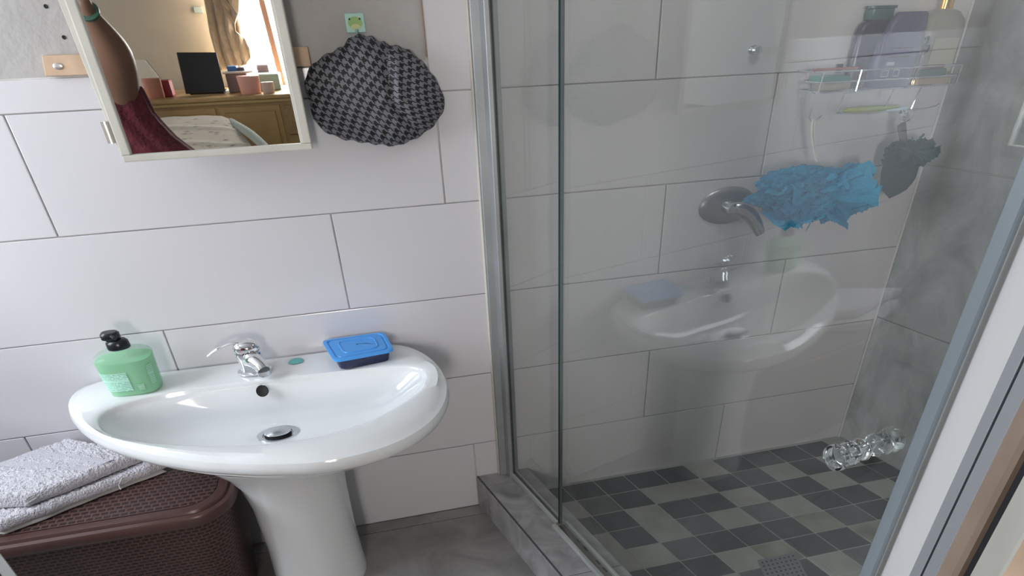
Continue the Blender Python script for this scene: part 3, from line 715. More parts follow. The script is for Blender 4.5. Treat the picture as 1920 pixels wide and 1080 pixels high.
t1 = thing('folded_towel', R(-1.38, 0.2, HZ), 'white terry towel folded flat, lower of the two on the brown hamper', 'towel', None)
lower = [(-1.075, 0.160), (-1.470, 0.365), (-1.78, 0.28), (-1.385, 0.02)]
put('thin_hem', pillow([(-1.085, 0.165), (-1.470, 0.362), (-1.76, 0.28), (-1.40, 0.02)], HZ+0.004, 0.018, 3, rough=0.0008), mat('grey_white_towel_backing', (0.56, 0.55, 0.52), 0.9), t1, True)
put('terry_layer', pillow(lower, HZ+0.016, 0.036, 11, rough=0.0045, nu=150, nv=100), M['terry'], t1, True)
t2 = thing('folded_towel', R(-1.42, 0.17, HZ+0.05), 'white terry towel with a flat woven band, folded on top of the lower towel', 'towel', None)
upper = [(-1.135, 0.165), (-1.40, 0.318), (-1.80, 0.255), (-1.39, 0.008)]
put('terry_layer', pillow(upper, HZ+0.056, 0.042, 23, rough=0.0045, nu=150, nv=100), M['terry'], t2, True)
def band(u0, u1, z, n=30):
    p = [np.array(c) for c in upper]; bm = bmesh.new(); g = []
    for i in range(n+1):
        v = 0.04+0.92*i/n; row = []
        for k in range(7):
            u = u0+(u1-u0)*k/6; q = p[0]*(1-u)*(1-v)+p[1]*u*(1-v)+p[2]*u*v+p[3]*(1-u)*v
            row.append(bm.verts.new(Vector(R(q[0], q[1], z+noise.noise(Vector((q[0]*9, q[1]*9, 23)))*0.005+0.0012*math.sin(k*1.5)))))
        g.append(row)
    for i in range(n):
        for k in range(6): bm.faces.new([g[i][k], g[i+1][k], g[i+1][k+1], g[i][k+1]])
    return bm
put('woven_band', band(0.20, 0.46, HZ+0.0985), M['terry_band'], t2, True)
for pts in (((-1.375, 0.317, 0.585), (-1.40, 0.335, 0.578), (-1.405, 0.345, 0.556)), ((-1.19, 0.218, 0.545), (-1.20, 0.235, 0.53), (-1.195, 0.245, 0.52))):
    put('loose_thread', tube(smooth_path([R(*q) for q in pts], 4), 0.0012, 5), M['cord'], t2)

# ================================================================== MIRROR, BATTEN, CAP
MD = 0.120                                      # front of the mirror, metres off the wall
mir = thing('mirror_cabinet', R(-0.68, 0.03, 1.40), 'rectangular mirror door in a cream painted frame hung over the basin', 'mirror')
_a = onw(232, 305, 0.12)-P0; _b = onw(587, 283, 0.12)-P0
ms0, ms1, mz0, mz1 = float(_a@A), float(_b@A), float(_a[2]), 1.985
fw_ = 0.028
def fbar(s0, s1, z0, z1): return rbox(s0, s1, MD-0.030, MD, z0, z1, 0.003, 2)
put('bottom_rail', fbar(ms0, ms1, mz0, mz0+0.016), M['frame'], mir); put('top_rail', fbar(ms0, ms1, mz1-0.02, mz1), M['frame'], mir)
put('left_stile', fbar(ms0, ms0+0.022, mz0+0.016, mz1-0.02), M['frame'], mir)
put('right_stile', fbar(ms1-0.023, ms1, mz0+0.016, mz1-0.02), M['frame'], mir)
put('inner_bead', rbox(ms1-0.028, ms1-0.023, MD-0.018, MD-0.006, mz0+0.016, mz1-0.02, 0.001), M['frame'], mir)
put('mirror_glass', rbox(ms0+0.014, ms1-0.018, MD-0.020, MD-0.010, mz0+0.010, mz1-0.012), M['mirror'], mir)
put('cabinet_body', rbox(ms0+0.060, ms1-0.006, 0.0165, MD-0.0305, mz0+0.045, mz1, 0.002), M['frame'], mir)
put('side_strip', quadbox([R(ms0-0.004, MD-0.030, mz0+0.006), R(ms0-0.0005, MD-0.030, mz0+0.006), R(ms0-0.0005, MD-0.030, mz1), R(ms0-0.022, MD-0.030, mz1)], N, 0.022, 0.001), M['frame'], mir)
hz_ = onw(206, 248, 0.11)[2]
hg = rbox(ms0-0.022, ms0-0.004, MD-0.0075, MD-0.005, hz_-0.024, hz_+0.024, 0.0008)
put('hinge', hg, M['hinge'], mir); put('hinge_pin', tube([R(ms0-0.010, MD-0.004, hz_-0.025), R(ms0-0.010, MD-0.004, hz_+0.025)], 0.0035, 8), M['hinge'], mir, True)
bt = thing('wall_batten', R(-0.72, 0.003, 1.60), 'raw pine mounting strip screwed to the grey plaster behind the mirror', 'wood strip')
put('strip', quadbox([R(-1.032, -0.006, 1.602), R(-0.405, -0.006, 1.598), R(-0.405, -0.006, 1.642), R(-1.022, -0.006, 1.645)], N, 0.021, 0.0015), M['batten'], bt)
put('screw', lathe(R(-0.995, 0.0155, 1.622), N, [(0.0075, -0.001), (0.0075, 0.001), (0.006, 0.002), (0.0001, 0.0015)], 16, 1.5, A), M['hinge'], bt, True)
put('rust_edge', tube([R(REC_S-0.001, 0.0005, REC_Z+0.01), R(REC_S-0.001, 0.0005, 2.2)], 0.0025, 6), M['brown'], wall_back)

hk = thing('adhesive_hook', R(-0.272, 0.0, 1.665), 'small square mint adhesive wall hook with a green picture above the cap', 'hook')
put('hook_plate', quadbox([R(-0.300, -0.0062, 1.668), R(-0.250, -0.0062, 1.668), R(-0.250, -0.0062, 1.711), R(-0.300, -0.0062, 1.711)], N, 0.004, 0.0015, 2), mat('mint_plastic', (0.33, 0.58, 0.50), 0.35), hk)
put('picture', lathe(R(-0.275, -0.0020, 1.690), N, [(0.0135, 0), (0.0135, 0.0008), (0.0001, 0.001)], 20, 1.35, A), mat('green_print', (0.30, 0.50, 0.16), 0.5), hk)
put('picture', lathe(R(-0.275, -0.0012, 1.681), N, [(0.0075, 0), (0.0001, 0.0008)], 16, 1.7, A), mat('yellow_print', (0.58, 0.62, 0.30), 0.5), hk)
for s_ in (-0.288, -0.262): put('dot', lathe(R(s_, -0.0018, 1.698), N, [(0.0024, 0), (0.0024, 0.001), (0.0001, 0.0014)], 10), M['black'], hk)
put('prong', tube(smooth_path([R(-0.275, 0.0, 1.672), R(-0.275, 0.012, 1.664), R(-0.275, 0.020, 1.668), R(-0.275, 0.022, 1.676)], 4), 0.003, 8), mat('mint_prong', (0.33, 0.58, 0.50), 0.35), hk, True)

def hound():
    m, t, b = nt('houndstooth_fabric'); uv = t.nodes.new('ShaderNodeUVMap'); sx = t.nodes.new('ShaderNodeSeparateXYZ'); t.links.new(uv.outputs[0], sx.inputs[0])
    def m_(op, a, bb=None):
        n = t.nodes.new('ShaderNodeMath'); n.operation = op
        for i, v in enumerate((a, bb)):
            if v is None: continue
            if isinstance(v, (int, float)): n.inputs[i].default_value = v
            else: t.links.new(v, n.inputs[i])
        return n.outputs[0]
    def fm(a, k): return m_('MULTIPLY', m_('FRACT', m_('DIVIDE', a, k)), k)       # positive modulo
    x = m_('FLOOR', m_('MULTIPLY', sx.outputs[0], 8)); y = m_('FLOOR', m_('MULTIPLY', sx.outputs[1], 8))
    tw = m_('LESS_THAN', fm(m_('ADD', m_('ADD', x, y), 0.01), 4), 1.9)
    wx = m_('LESS_THAN', fm(m_('ADD', x, 0.01), 8), 3.9); wy = m_('LESS_THAN', fm(m_('ADD', y, 0.01), 8), 3.9)
    v = m_('ADD', m_('MULTIPLY', tw, wx), m_('MULTIPLY', m_('SUBTRACT', 1.0, tw), wy))
    mx = t.nodes.new('ShaderNodeMixRGB'); mx.inputs[1].default_value = (0.20, 0.20, 0.225, 1); mx.inputs[2].default_value = (0.010, 0.010, 0.013, 1)
    t.links.new(v, mx.inputs[0]); t.links.new(mx.outputs[0], b.inputs['Base Color']); b.inputs['Roughness'].default_value = 0.6
    return m
M['hound'] = hound()
cap_px = [(660, 66), (690, 66), (715, 78), (737, 86), (762, 90), (785, 108), (805, 130), (822, 155), (835, 185), (834, 210), (812, 240), (780, 262), (742, 276), (690, 270), (640, 262), (604, 246), (585, 222),
          (580, 190), (569, 160), (576, 132), (595, 112), (620, 98), (642, 88)]
cp = []
for x, y in cap_px:
    q = onw(x, y, 0.03)-P0; cp.append((float(q@A), float(q[2])))
cc = (float(np.mean([p[0] for p in cp])), float(np.mean([p[1] for p in cp])))
nA, nR = 96, 34
dn = []
for i in range(len(cp)):
    for t in np.linspace(0, 1, 14, endpoint=False): dn.append((cp[i][0]*(1-t)+cp[(i+1) % len(cp)][0]*t-cc[0], cp[i][1]*(1-t)+cp[(i+1) % len(cp)][1]*t-cc[1]))
dn = np.array(dn); an = np.arctan2(dn[:, 1], dn[:, 0]); o_ = np.argsort(an); ta = np.linspace(-math.pi, math.pi, nA, endpoint=False)
rr_ = np.interp(ta, an[o_], np.hypot(dn[:, 0], dn[:, 1])[o_], period=2*math.pi); rr_ = (np.roll(rr_, 1)+2*rr_+np.roll(rr_, -1))/4
bm = bmesh.new(); uvl = bm.loops.layers.uv.new('UVMap'); grid = []; uvs = {}
def crease_side(s, z):      # the seam that runs from the top down to the lower right
    k = [(-0.205, 1.64), (-0.212, 1.56), (-0.205, 1.50), (-0.165, 1.45), (-0.13, 1.42)]
    best = 9; sgn = -1
    for i in range(len(k)-1):
        a = np.array(k[i]); b_ = np.array(k[i+1]); p = np.array((s, z)); ab = b_-a; t = min(1, max(0, (p-a)@ab/(ab@ab))); dv = p-(a+ab*t); dd = np.hypot(*dv)
        if dd < best: best = dd; sgn = 1 if ab[0]*dv[1]-ab[1]*dv[0] > 0 else -1
    return best*sgn
for j in range(nR+1):
    row = []
    for i in range(nA):
        k = j/nR; s = cc[0]+rr_[i]*k*math.cos(ta[i]); z = cc[1]+rr_[i]*k*math.sin(ta[i])
        rim = math.sqrt(max(0, 1-k**2.6)); cs = crease_side(s, z)
        dep = 0.018+0.060*rim - 0.012*math.exp(-(cs/0.012)**2)*rim + 0.008*math.exp(-((cs-0.02)/0.012)**2)*rim
        dep += (0.008*noise.noise(Vector((s*14, z*10, 1.3)))+0.004*noise.noise(Vector((s*35, z*28, 4.0))))*rim
        dep += 0.008*math.sin(ta[i]*23)*(k**5)*(1 if k < 1 else 0.5)
        pz = z+ (0.003*math.sin(ta[i]*23) if k > 0.9 else 0)
        row.append(bm.verts.new(Vector(R(s, dep, pz))))
        cl = 1 if cs > 0 else 0; wgt = 1/(1+math.exp(cs/0.006)) if abs(cs) < 0.05 else (0 if cs > 0 else 1)
        u0_, v0_ = s/0.0230+0.35*math.sin(z*30), z/0.0145+0.35*math.sin(s*24)
        uvs[(j, i)] = (u0_+0.5*v0_*0.0, v0_, cs)
    grid.append(row)
def uvof(j, i, side):
    u, v, cs = uvs[(j, i)]
    if side:   # beyond the seam the cloth is turned
        c, s = math.cos(0.45), math.sin(0.45); return (u*c*0.85-v*s*0.8, u*s*1.1+v*c)
    return (u, v)
for j in range(nR):
    for i in range(nA):
        i2 = (i+1) % nA; qs = [(j, i), (j, i2), (j+1, i2), (j+1, i)]
        if j == 0:
            qs = [(0, 0), (1, i2), (1, i)] if False else [(j+1, i), (j, i), (j+1, i2)]
        vs = [grid[a_][b_] for a_, b_ in qs]
        try: f = bm.faces.new(vs)
        except ValueError: continue
        cen = sum(uvs[q][2] for q in qs)/len(qs); sd_ = cen < 0
        for lo, q in zip(f.loops, qs): lo[uvl].uv = uvof(q[0], q[1], sd_)
bmesh.ops.remove_doubles(bm, verts=bm.verts, dist=0.0004)
# closed back so that the cap is a bag
bk = []
for i in range(nA):
    bk.append(bm.verts.new(Vector(R(cc[0]+rr_[i]*0.93*math.cos(ta[i]), 0.004, cc[1]+rr_[i]*0.93*math.sin(ta[i])))))
edge_v = [v for v in bm.verts if v.is_boundary and v not in bk and len(v.link_faces) > 0]
def angv(v):
    q = np.array(v.co)-P0; return math.atan2(float(q[2])-cc[1], float(q@A)-cc[0])
edge_v.sort(key=angv)
if len(edge_v) == nA:
    bk.sort(key=angv)
    for i in range(nA):
        f = bm.faces.new([edge_v[i], edge_v[(i+1) % nA], bk[(i+1) % nA], bk[i]])
        for lo in f.loops:
            q = np.array(lo.vert.co)-P0; lo[uvl].uv = (float(q@A)/0.0230, float(q[2])/0.0145)
    bm.faces.new(bk)
capo = put('shower_cap', bm, M['hound'], None, True)
tag(capo, 'black and grey houndstooth shower cap hanging from the mint hook', 'shower cap')

# ================================================================== SHOWER FITTINGS
mx_ = thing('shower_mixer', R(0.877, 0, 1.134), 'round chrome shower mixer plate with a lever handle on the white tiles', 'shower mixer')
mc = R(0.877, 0.0, 1.134)
put('plate', lathe(mc, N, [(0.060, 0.0), (0.062, 0.004), (0.058, 0.010), (0.045, 0.014), (0.024, 0.017)], 48, 1.72, A), mat('satin_chrome', (0.36, 0.38, 0.41), 0.32, 0.9), mx_, True)
put('sleeve', lathe(mc+N*0.012, N, [(0.022, 0), (0.022, 0.03), (0.018, 0.046), (0.010, 0.05)], 32, 1.35, A), M['chrome_dull'], mx_, True)
hp = smooth_path([mc+N*0.040-A*0.005, mc+N*0.055+A*0.022-UP*0.002, mc+N*0.062+A*0.058-UP*0.022, mc+N*0.068+A*0.088-UP*0.058, mc+N*0.075+A*0.102-UP*0.088], 5)
put('handle', tube(hp, [0.020+0.006*math.sin(i/len(hp)*3.1)-0.009*max(0, i/len(hp)-0.35) for i in range(len(hp))], 18, True, (N, 0.7)), mat('handle_chrome', (0.50, 0.52, 0.55), 0.22, 1.0), mx_, True)
kn = thing('robe_hook', R(0.891, 0, 1.589), 'small round chrome robe hook high on the shower tiles', 'hook')
put('base', lathe(R(0.891, 0, 1.589), N, [(0.012, 0), (0.012, 0.003), (0.006, 0.005)], 20, 1.6, A), M['chrome_dull'], kn, True)
put('ball', lathe(R(0.891, 0.004, 1.589), N, [(0.005, 0), (0.006, 0.008), (0.011, 0.014), (0.012, 0.020), (0.009, 0.026), (0.001, 0.028)], 24, 1.5, A), M['chrome'], kn, True)

# wire caddy
CD = 0.105                                      # depth of the caddy
cad = thing('wire_caddy', R(1.36, 0.05, 1.40), 'chrome wire shower caddy with two rails and hooks in the shower corner', 'caddy')
CS0, CS1 = 1.115, 1.588; WR = 0.0024
def ringwire(z, s0, s1, d1, r=WR, d0=0.006):
    pts = [R(s0, d0, z), R(s0, d1-0.015, z), R(s0+0.015, d1, z), R(s1-0.015, d1, z), R(s1, d1-0.015, z), R(s1, d0, z), R(s0, d0, z)]
    return tube(pts, r, 7)
put('top_rail', ringwire(1.528, CS0-0.06, CS1, CD), M['chrome'], cad, True)
put('middle_rail', ringwire(1.500, CS0-0.05, CS1-0.008, CD), M['chrome'], cad, True)
put('base_rail', ringwire(1.474, CS0-0.05, CS1-0.02, CD), M['chrome'], cad, True)
for d_ in (0.025, 0.045, 0.065, 0.085): put('shelf_wire', tube([R(CS0-0.05, d_, 1.474), R(CS1-0.02, d_, 1.474)], 0.0018, 6), M['chrome'], cad, True)
for s_ in (CS0-0.04, CS0+0.09, CS1-0.02): put('upright', tube([R(s_, CD+0.001, 1.529), R(s_-0.004, CD+0.001, 1.473)], WR, 7), M['chrome'], cad, True)
def wire(*pts): put('hook_wire', tube(smooth_path([R(*p) for p in pts], 5), WR, 7), M['chrome'], cad, True)
hs0 = 1.055
wire((hs0+0.01, CD, 1.474), (hs0+0.004, CD+0.002, 1.435), (hs0, CD+0.004, 1.408), (hs0+0.004, CD+0.012, 1.400), (hs0+0.018, CD+0.022, 1.407), (hs0+0.026, CD+0.024, 1.416))
wire((CS0+0.09, CD, 1.470), (CS0+0.05, CD, 1.468), (CS0+0.045, CD, 1.440), (CS0+0.035, CD, 1.415))
wire((CS0+0.035, CD, 1.415), (CS0+0.14, CD+0.002, 1.408), (CS0+0.25, CD+0.002, 1.412), (CS0+0.34, CD+0.002, 1.410), (CS0+0.385, CD+0.008, 1.416), (CS0+0.40, CD+0.012, 1.424))
wire((CS0+0.225, CD, 1.472), (CS0+0.215, CD, 1.440), (CS0+0.205, CD, 1.412)); wire((CS0+0.325, CD, 1.472), (CS0+0.315, CD, 1.440), (CS0+0.308, CD, 1.408))
for s_ in (1.2, 1.45): put('wall_bracket', rbox(s_-0.012, s_+0.012, 0.0, 0.006, 1.515, 1.54, 0.001), M['chrome_dull'], cad)
SH = 1.4765
def bottle(name, label, cat, s, d, rings_, m, n=3.0, group=None):
    t = thing(name, R(s, d, SH), label, cat, group)
    put('body', loft([sellipse(s+ds, d, SH+z, a, b, n, 40) for a, b, z, ds in rings_]), m, t, True); return t
M['purple'] = mat('dark_purple_plastic', (0.045, 0.035, 0.075), 0.22); M['lilac'] = mat('muted_violet_plastic', (0.085, 0.075, 0.155), 0.28)
b1 = bottle('shampoo_bottle', 'dark purple bottle with a flat green cap at the back of the caddy', 'bottle', 1.272, 0.030, [(0.058, 0.024, 0, 0), (0.062, 0.022, 0.01, 0), (0.062, 0.022, 0.14, 0.004), (0.056, 0.021, 0.165, 0.006), (0.040, 0.020, 0.178, 0.008)], M['purple'])
put('cap', loft([sellipse(1.282, 0.030, SH+z, a, b, 2.4, 32) for a, b, z in ((0.042, 0.020, 0.177), (0.044, 0.021, 0.182), (0.044, 0.021, 0.205), (0.052, 0.023, 0.207), (0.052, 0.023, 0.213))]), mat('dark_green_cap', (0.06, 0.13, 0.12), 0.3), b1, True)
b2 = bottle('shampoo_bottle', 'violet bottle with dark label bands and two outlined squares at the front of the caddy', 'bottle', 1.328, 0.078, [(0.070, 0.020, 0, 0.0), (0.074, 0.022, 0.01, 0.0), (0.076, 0.023, 0.07, 0.006), (0.073, 0.022, 0.12, 0.012), (0.063, 0.019, 0.165, 0.022), (0.054, 0.016, 0.188, 0.028), (0.048, 0.013, 0.196, 0.03)], M['lilac'], 3.4)
def plate(name, par, s0, s1, z0, z1, d, m, th=0.0012): put(name, rbox(s0, s1, d, d+th, z0, z1), m, par)
dk = mat('dark_label_band', (0.035, 0.03, 0.06), 0.4); wh = mat('pale_print', (0.42, 0.42, 0.46), 0.5)
LB = 0.1012
plate('label_band', b2, 1.300, 1.375, SH+0.103, SH+0.107, LB, dk); plate('label_band', b2, 1.292, 1.372, SH+0.080, SH+0.084, LB, dk); plate('label_panel', b2, 1.300, 1.372, SH+0.086, SH+0.101, LB-0.0004, mat('violet_label', (0.07, 0.055, 0.15), 0.35))
plate('printed_block', b2, 1.290, 1.318, SH+0.060, SH+0.069, LB, wh)
for s_, w_ in ((1.280, 0.026), (1.322, 0.022)):
    fr2 = rbox(s_, s_+w_, LB, LB+0.0012, SH+0.030, SH+0.0318)
    for q_ in ((s_, s_+w_, SH+0.0462, SH+0.048), (s_, s_+0.0022, SH+0.030, SH+0.048), (s_+w_-0.0022, s_+w_, SH+0.030, SH+0.048)):
        merge(fr2, rbox(q_[0], q_[1], LB, LB+0.0012, q_[2], q_[3]))
    put('printed_square', fr2, wh, b2)
b3 = bottle('lotion_bottle', 'large cream bottle with a gold pump neck at the right end of the caddy', 'bottle', 1.500, 0.046, [(0.068, 0.036, 0, 0), (0.074, 0.040, 0.01, 0), (0.074, 0.040, 0.14, 0), (0.068, 0.038, 0.17, 0), (0.045, 0.028, 0.192, 0), (0.020, 0.014, 0.200, 0)], translucent('cream_plastic', (0.42, 0.40, 0.34), 0.75, 0.3))
put('gold_neck', loft([sellipse(1.500, 0.046, SH+z, a, b, 2, 24) for a, b, z in ((0.020, 0.014, 0.199), (0.020, 0.014, 0.245), (0.012, 0.009, 0.250), (0.012, 0.009, 0.29))]), mat('gold_metal', (0.85, 0.48, 0.14), 0.2, 1.0), b3, True)
put('front_label', rbox(1.455, 1.545, 0.0865, 0.0877, SH+0.035, SH+0.125), mat('yellowish_label', (0.44, 0.43, 0.32), 0.5), b3)
def small(name, label, cat, s0, s1, d0, d1, z0, z1, m, bev=0.003): 
    return tag(put(name, rbox(s0, s1, d0, d1, z0, z1, bev, 2), m), label, cat)
small('soap_packet', 'teal and beige soap packet at the left end of the caddy', 'soap', 1.09, 1.195, 0.02, 0.075, SH+0.020, SH+0.037, mat('teal_packet', (0.06, 0.28, 0.25), 0.4))
small('soap_bar', 'beige soap bar under the teal packet in the caddy', 'soap', 1.10, 1.20, 0.022, 0.08, SH+0.001, SH+0.0195, mat('beige_soap', (0.33, 0.29, 0.23), 0.5), 0.006)
small('toothpaste_tube', 'long flat pink tube lying across the left end of the caddy rail', 'tube', 1.045, 1.20, 0.084, 0.099, 1.531, 1.538, mat('dusty_pink_tube', (0.34, 0.13, 0.12), 0.5))
small('green_packet', 'dark green packet in front of the cream bottle', 'packet', 1.425, 1.520, 0.088, 0.101, SH+0.022, SH+0.044, mat('dark_green_packet', (0.05, 0.11, 0.08), 0.4))
small('tan_packet', 'tan packet beneath the dark green packet in the caddy', 'packet', 1.425, 1.545, 0.0885, 0.101, SH+0.002, SH+0.0205, mat('tan_packet', (0.36, 0.26, 0.17), 0.5))
small('red_box', 'small red box above the dark green packet in the caddy', 'box', 1.432, 1.510, 0.0885, 0.100, SH+0.0455, SH+0.055, mat('maroon_box', (0.20, 0.05, 0.05), 0.5))
tag(put('gold_cap', lathe(R(1.415, 0.0935, SH+0.002), UP, [(0.010, 0), (0.011, 0.012), (0.009, 0.018), (0.001, 0.019)], 20, 1.1, A), mat('gold_cap_metal', (0.85, 0.62, 0.32), 0.18, 1.0), None, True), 'small gold bottle cap beside the violet bottle', 'cap')
cm = bmesh.new()
for s_, z_ in ((1.412, SH+0.118), (1.420, SH+0.096)):
    merge(cm, tube(smooth_path([R(s_, 0.098, z_-0.012), R(s_+0.008, 0.100, z_), R(s_+0.004, 0.102, z_+0.012), R(s_-0.006, 0.1, z_+0.008)], 4), 0.004, 7))
merge(cm, tube([R(1.410, 0.098, SH+0.004), R(1.413, 0.098, SH+0.11)], 0.003, 6))
tag(put('hair_clip', cm, M['black'], None, True), 'small black clip standing beside the violet bottle', 'clip')
sb = [sellipse(1.275+s, CD-0.012, z, a, b, 2.2, 32) for a, b, z, s in ((0.060, 0.012, 1.4105, 0), (0.098, 0.019, 1.414, 0.005), (0.105, 0.021, 1.419, 0.01), (0.098, 0.018, 1.425, 0.012), (0.03, 0.006, 1.427, 0.012))]
tag(put('soap_bar', loft(sb), mat('lime_soap', (0.27, 0.33, 0.04), 0.4), None, True), 'lime green soap bar lying on the lower wire under the caddy', 'soap')

# blue net sponge on a cord
def ruffle(center, rs, rd, rz, n, seed, fl, m, name='net', shape=None):
    rnd = random.Random(seed); bm = bmesh.new(); c = Vector(center)
    for k in range(n):
        th_ = rnd.uniform(0, 2*math.pi); ph = rnd.uniform(-0.9, 0.9); 
        dirv = Vector(A*math.cos(th_)*rs + UP*math.sin(th_)*rz + N*(ph*0.8+0.25)*rd)
        side = dirv.cross(Vector(N)).normalized() if rnd.random() < 0.6 else dirv.cross(Vector((rnd.random(), rnd.random(), rnd.random()))).normalized()
        L = dirv.length; wdt = L*rnd.uniform(0.45, 0.8); nrm = dirv.cross(side).normalized(); fr_q = rnd.uniform(1.5, 3.5); ph0 = rnd.uniform(0, 6)
        g = []
        for i in range(9):
            u = i/8; row = []
            for j in range(13):
                v = j/12*2-1; am = fl*u*L
                p = c+dirv*(u*(1-0.18*v*v)*rnd.uniform(0.97, 1.03))+side*(v*wdt*u**0.6*0.7)+nrm*(am*math.sin(v*fr_q*3+ph0)*0.9+am*0.5*noise.noise(Vector((u*4, v*4, seed+k))))
                row.append(bm.verts.new(p))
            g.append(row)
        for i in range(8):
            for j in range(12): bm.faces.new([g[i][j], g[i+1][j], g[i+1][j+1], g[i][j+1]])
    return bm
def net_mat(name, c1, c2, a):
    m = bpy.data.materials.new(name); m.use_nodes = True; t = m.node_tree; b = t.nodes['Principled BSDF']; b.inputs['Roughness'].default_value = 0.6
    g = t.nodes.new('ShaderNodeNewGeometry'); vo = t.nodes.new('ShaderNodeTexVoronoi'); vo.inputs['Scale'].default_value = 320
    t.links.new(g.outputs['Position'], vo.inputs['Vector'])
    mx = t.nodes.new('ShaderNodeMixRGB'); mx.inputs[1].default_value = (*c1, 1); mx.inputs[2].default_value = (*c2, 1)
    t.links.new(vo.outputs['Distance'], mx.inputs[0]); t.links.new(mx.outputs[0], b.inputs['Base Color'])
    tl = t.nodes.new('ShaderNodeBsdfTranslucent'); tl.inputs[0].default_value = (*c2, 1)
    m0 = t.nodes.new('ShaderNodeMixShader'); m0.inputs[0].default_value = 0.3; t.links.new(b.outputs[0], m0.inputs[1]); t.links.new(tl.outputs[0], m0.inputs[2])
    tr = t.nodes.new('ShaderNodeBsdfTransparent'); m1 = t.nodes.new('ShaderNodeMixShader'); m1.inputs[0].default_value = a
    t.links.new(tr.outputs[0], m1.inputs[1]); t.links.new(m0.outputs[0], m1.inputs[2]); t.links.new(m1.outputs[0], t.nodes['Material Output'].inputs['Surface'])
    return m
def P3(x, y, d): return Vector(onw(x, y, d))
lf = thing('net_sponge', P3(1525, 365, 0.12), 'bright blue net bath sponge hanging on a white cord from the caddy', 'bath sponge')
lc0 = P3(1520, 360, 0.12)
bnet = net_mat('blue_net', (0.0, 0.24, 0.45), (0.0, 0.58, 0.92), 0.97); bcore = net_mat('blue_core', (0.0, 0.20, 0.38), (0.0, 0.50, 0.82), 1.0)
put('net', ruffle(P3(1530, 366, 0.115), 0.185, 0.06, 0.066, 46, 5, 0.22, M, 'net'), bnet, lf, True)
def puff(name, cx, cy, d, rs, rz, rdp, seed, m, rot=0.0):
    bm = bmesh.new(); bmesh.ops.create_icosphere(bm, subdivisions=5, radius=1.0); c = P3(cx, cy, d)
    for v in bm.verts:
        n_ = v.co.normalized(); w1 = noise.noise(n_*2.6+Vector((seed, 0, 0))); w2 = abs(noise.noise(n_*6+Vector((0, seed, 0)))); w3 = noise.noise(n_*22+Vector((seed, 3, 1)))
        k = 1+0.22*w1-0.34*w2+0.07*w3
        xs = n_.x*math.cos(rot)-n_.z*math.sin(rot)*0.4; zs = n_.x*math.sin(rot)*0.4+n_.z*math.cos(rot)
        v.co = c+Vector(A)*xs*rs*k+Vector(UP)*zs*rz*k+Vector(N)*n_.y*rdp*k
    put(name, bm, m, lf, True)
puff('net_fold', 1480, 350, 0.118, 0.125, 0.062, 0.055, 1.7, bcore, -0.25)
puff('net_fold', 1572, 350, 0.122, 0.118, 0.060, 0.055, 6.1, bnet, 0.35)
puff('net_fold', 1522, 338, 0.112, 0.12, 0.045, 0.05, 12.2, bcore, 0.0)
puff('net_fold', 1530, 385, 0.125, 0.085, 0.042, 0.045, 9.4, bnet, 0.0)
puff('net_fold', 1440, 372, 0.120, 0.085, 0.024, 0.03, 3.3, bcore, 0.0)
hkp = Vector(R(hs0+0.006, CD+0.014, 1.4005))
put('cord', merge(tube(smooth_path([hkp+Vector((0, 0, 0.004)), P3(1522, 255, 0.122), P3(1529, 300, 0.125)], 5), 0.0032, 7), tube(smooth_path([hkp+Vector((0.006, 0, 0.003)), P3(1527, 255, 0.120), P3(1532, 303, 0.121)], 5), 0.0032, 7)), M['cord'], lf, True)

# dark green cloth pouf with its clear suction clip
gp = thing('bath_pouf', P3(1700, 310, 0.11), 'dark green bath cloth hanging from a clear clip in the shower corner', 'bath cloth')
M['gnet'] = net_mat('dark_green_net', (0.015, 0.055, 0.055), (0.05, 0.15, 0.15), 0.92); M['gcloth'] = net_mat('grey_green_cloth', (0.04, 0.065, 0.065), (0.09, 0.13, 0.13), 0.88)
put('gathered_net', ruffle(P3(1706, 286, 0.11), 0.085, 0.045, 0.038, 26, 12, 0.22, None), M['gnet'], gp, True)
pts = [(1660, 300), (1726, 300), (1716, 335), (1700, 355), (1668, 372), (1648, 352), (1652, 325)]
bmc = bmesh.new(); f_ = [bmc.verts.new(P3(x, y, 0.112+0.004*math.sin(i*2.1))) for i, (x, y) in enumerate(pts)]; b_ = [bmc.verts.new(P3(x, y, 0.098+0.004*math.sin(i*1.3))) for i, (x, y) in enumerate(pts)]
k = len(pts); bmc.faces.new(f_); bmc.faces.new(b_[::-1])
for i in range(k): bmc.faces.new([f_[i], b_[i], b_[(i+1) % k], f_[(i+1) % k]])
bmesh.ops.triangulate(bmc, faces=bmc.faces); bmesh.ops.subdivide_edges(bmc, edges=bmc.edges, cuts=3, use_grid_fill=True)
for v in bmc.verts: v.co += Vector(N)*0.008*noise.noise(v.co*30)
put('cloth_tail', bmc, M['gcloth'], gp, True)
put('strap', tube([P3(1690, 232, 0.108), P3(1694, 262, 0.108), P3(1700, 285, 0.108)], [0.016, 0.014, 0.016], 10, True, (N, 0.25)), mat('grey_strap', (0.16, 0.15, 0.16), 0.6), gp, True)
put('clip', lathe(P3(1700, 216, 0.118), N, [(0.013, -0.02), (0.017, -0.015), (0.015, 0.0), (0.018, 0.006), (0.010, 0.012), (0.001, 0.013)], 20, 1.2, A), M['chrome'], gp, True)
put('clip_bar', tube([P3(1662, 208, 0.117), P3(1700, 203, 0.119)], [0.003, 0.005], 8), mat('clear_blue_plastic', (0.45, 0.62, 0.66), 0.1), gp, True)

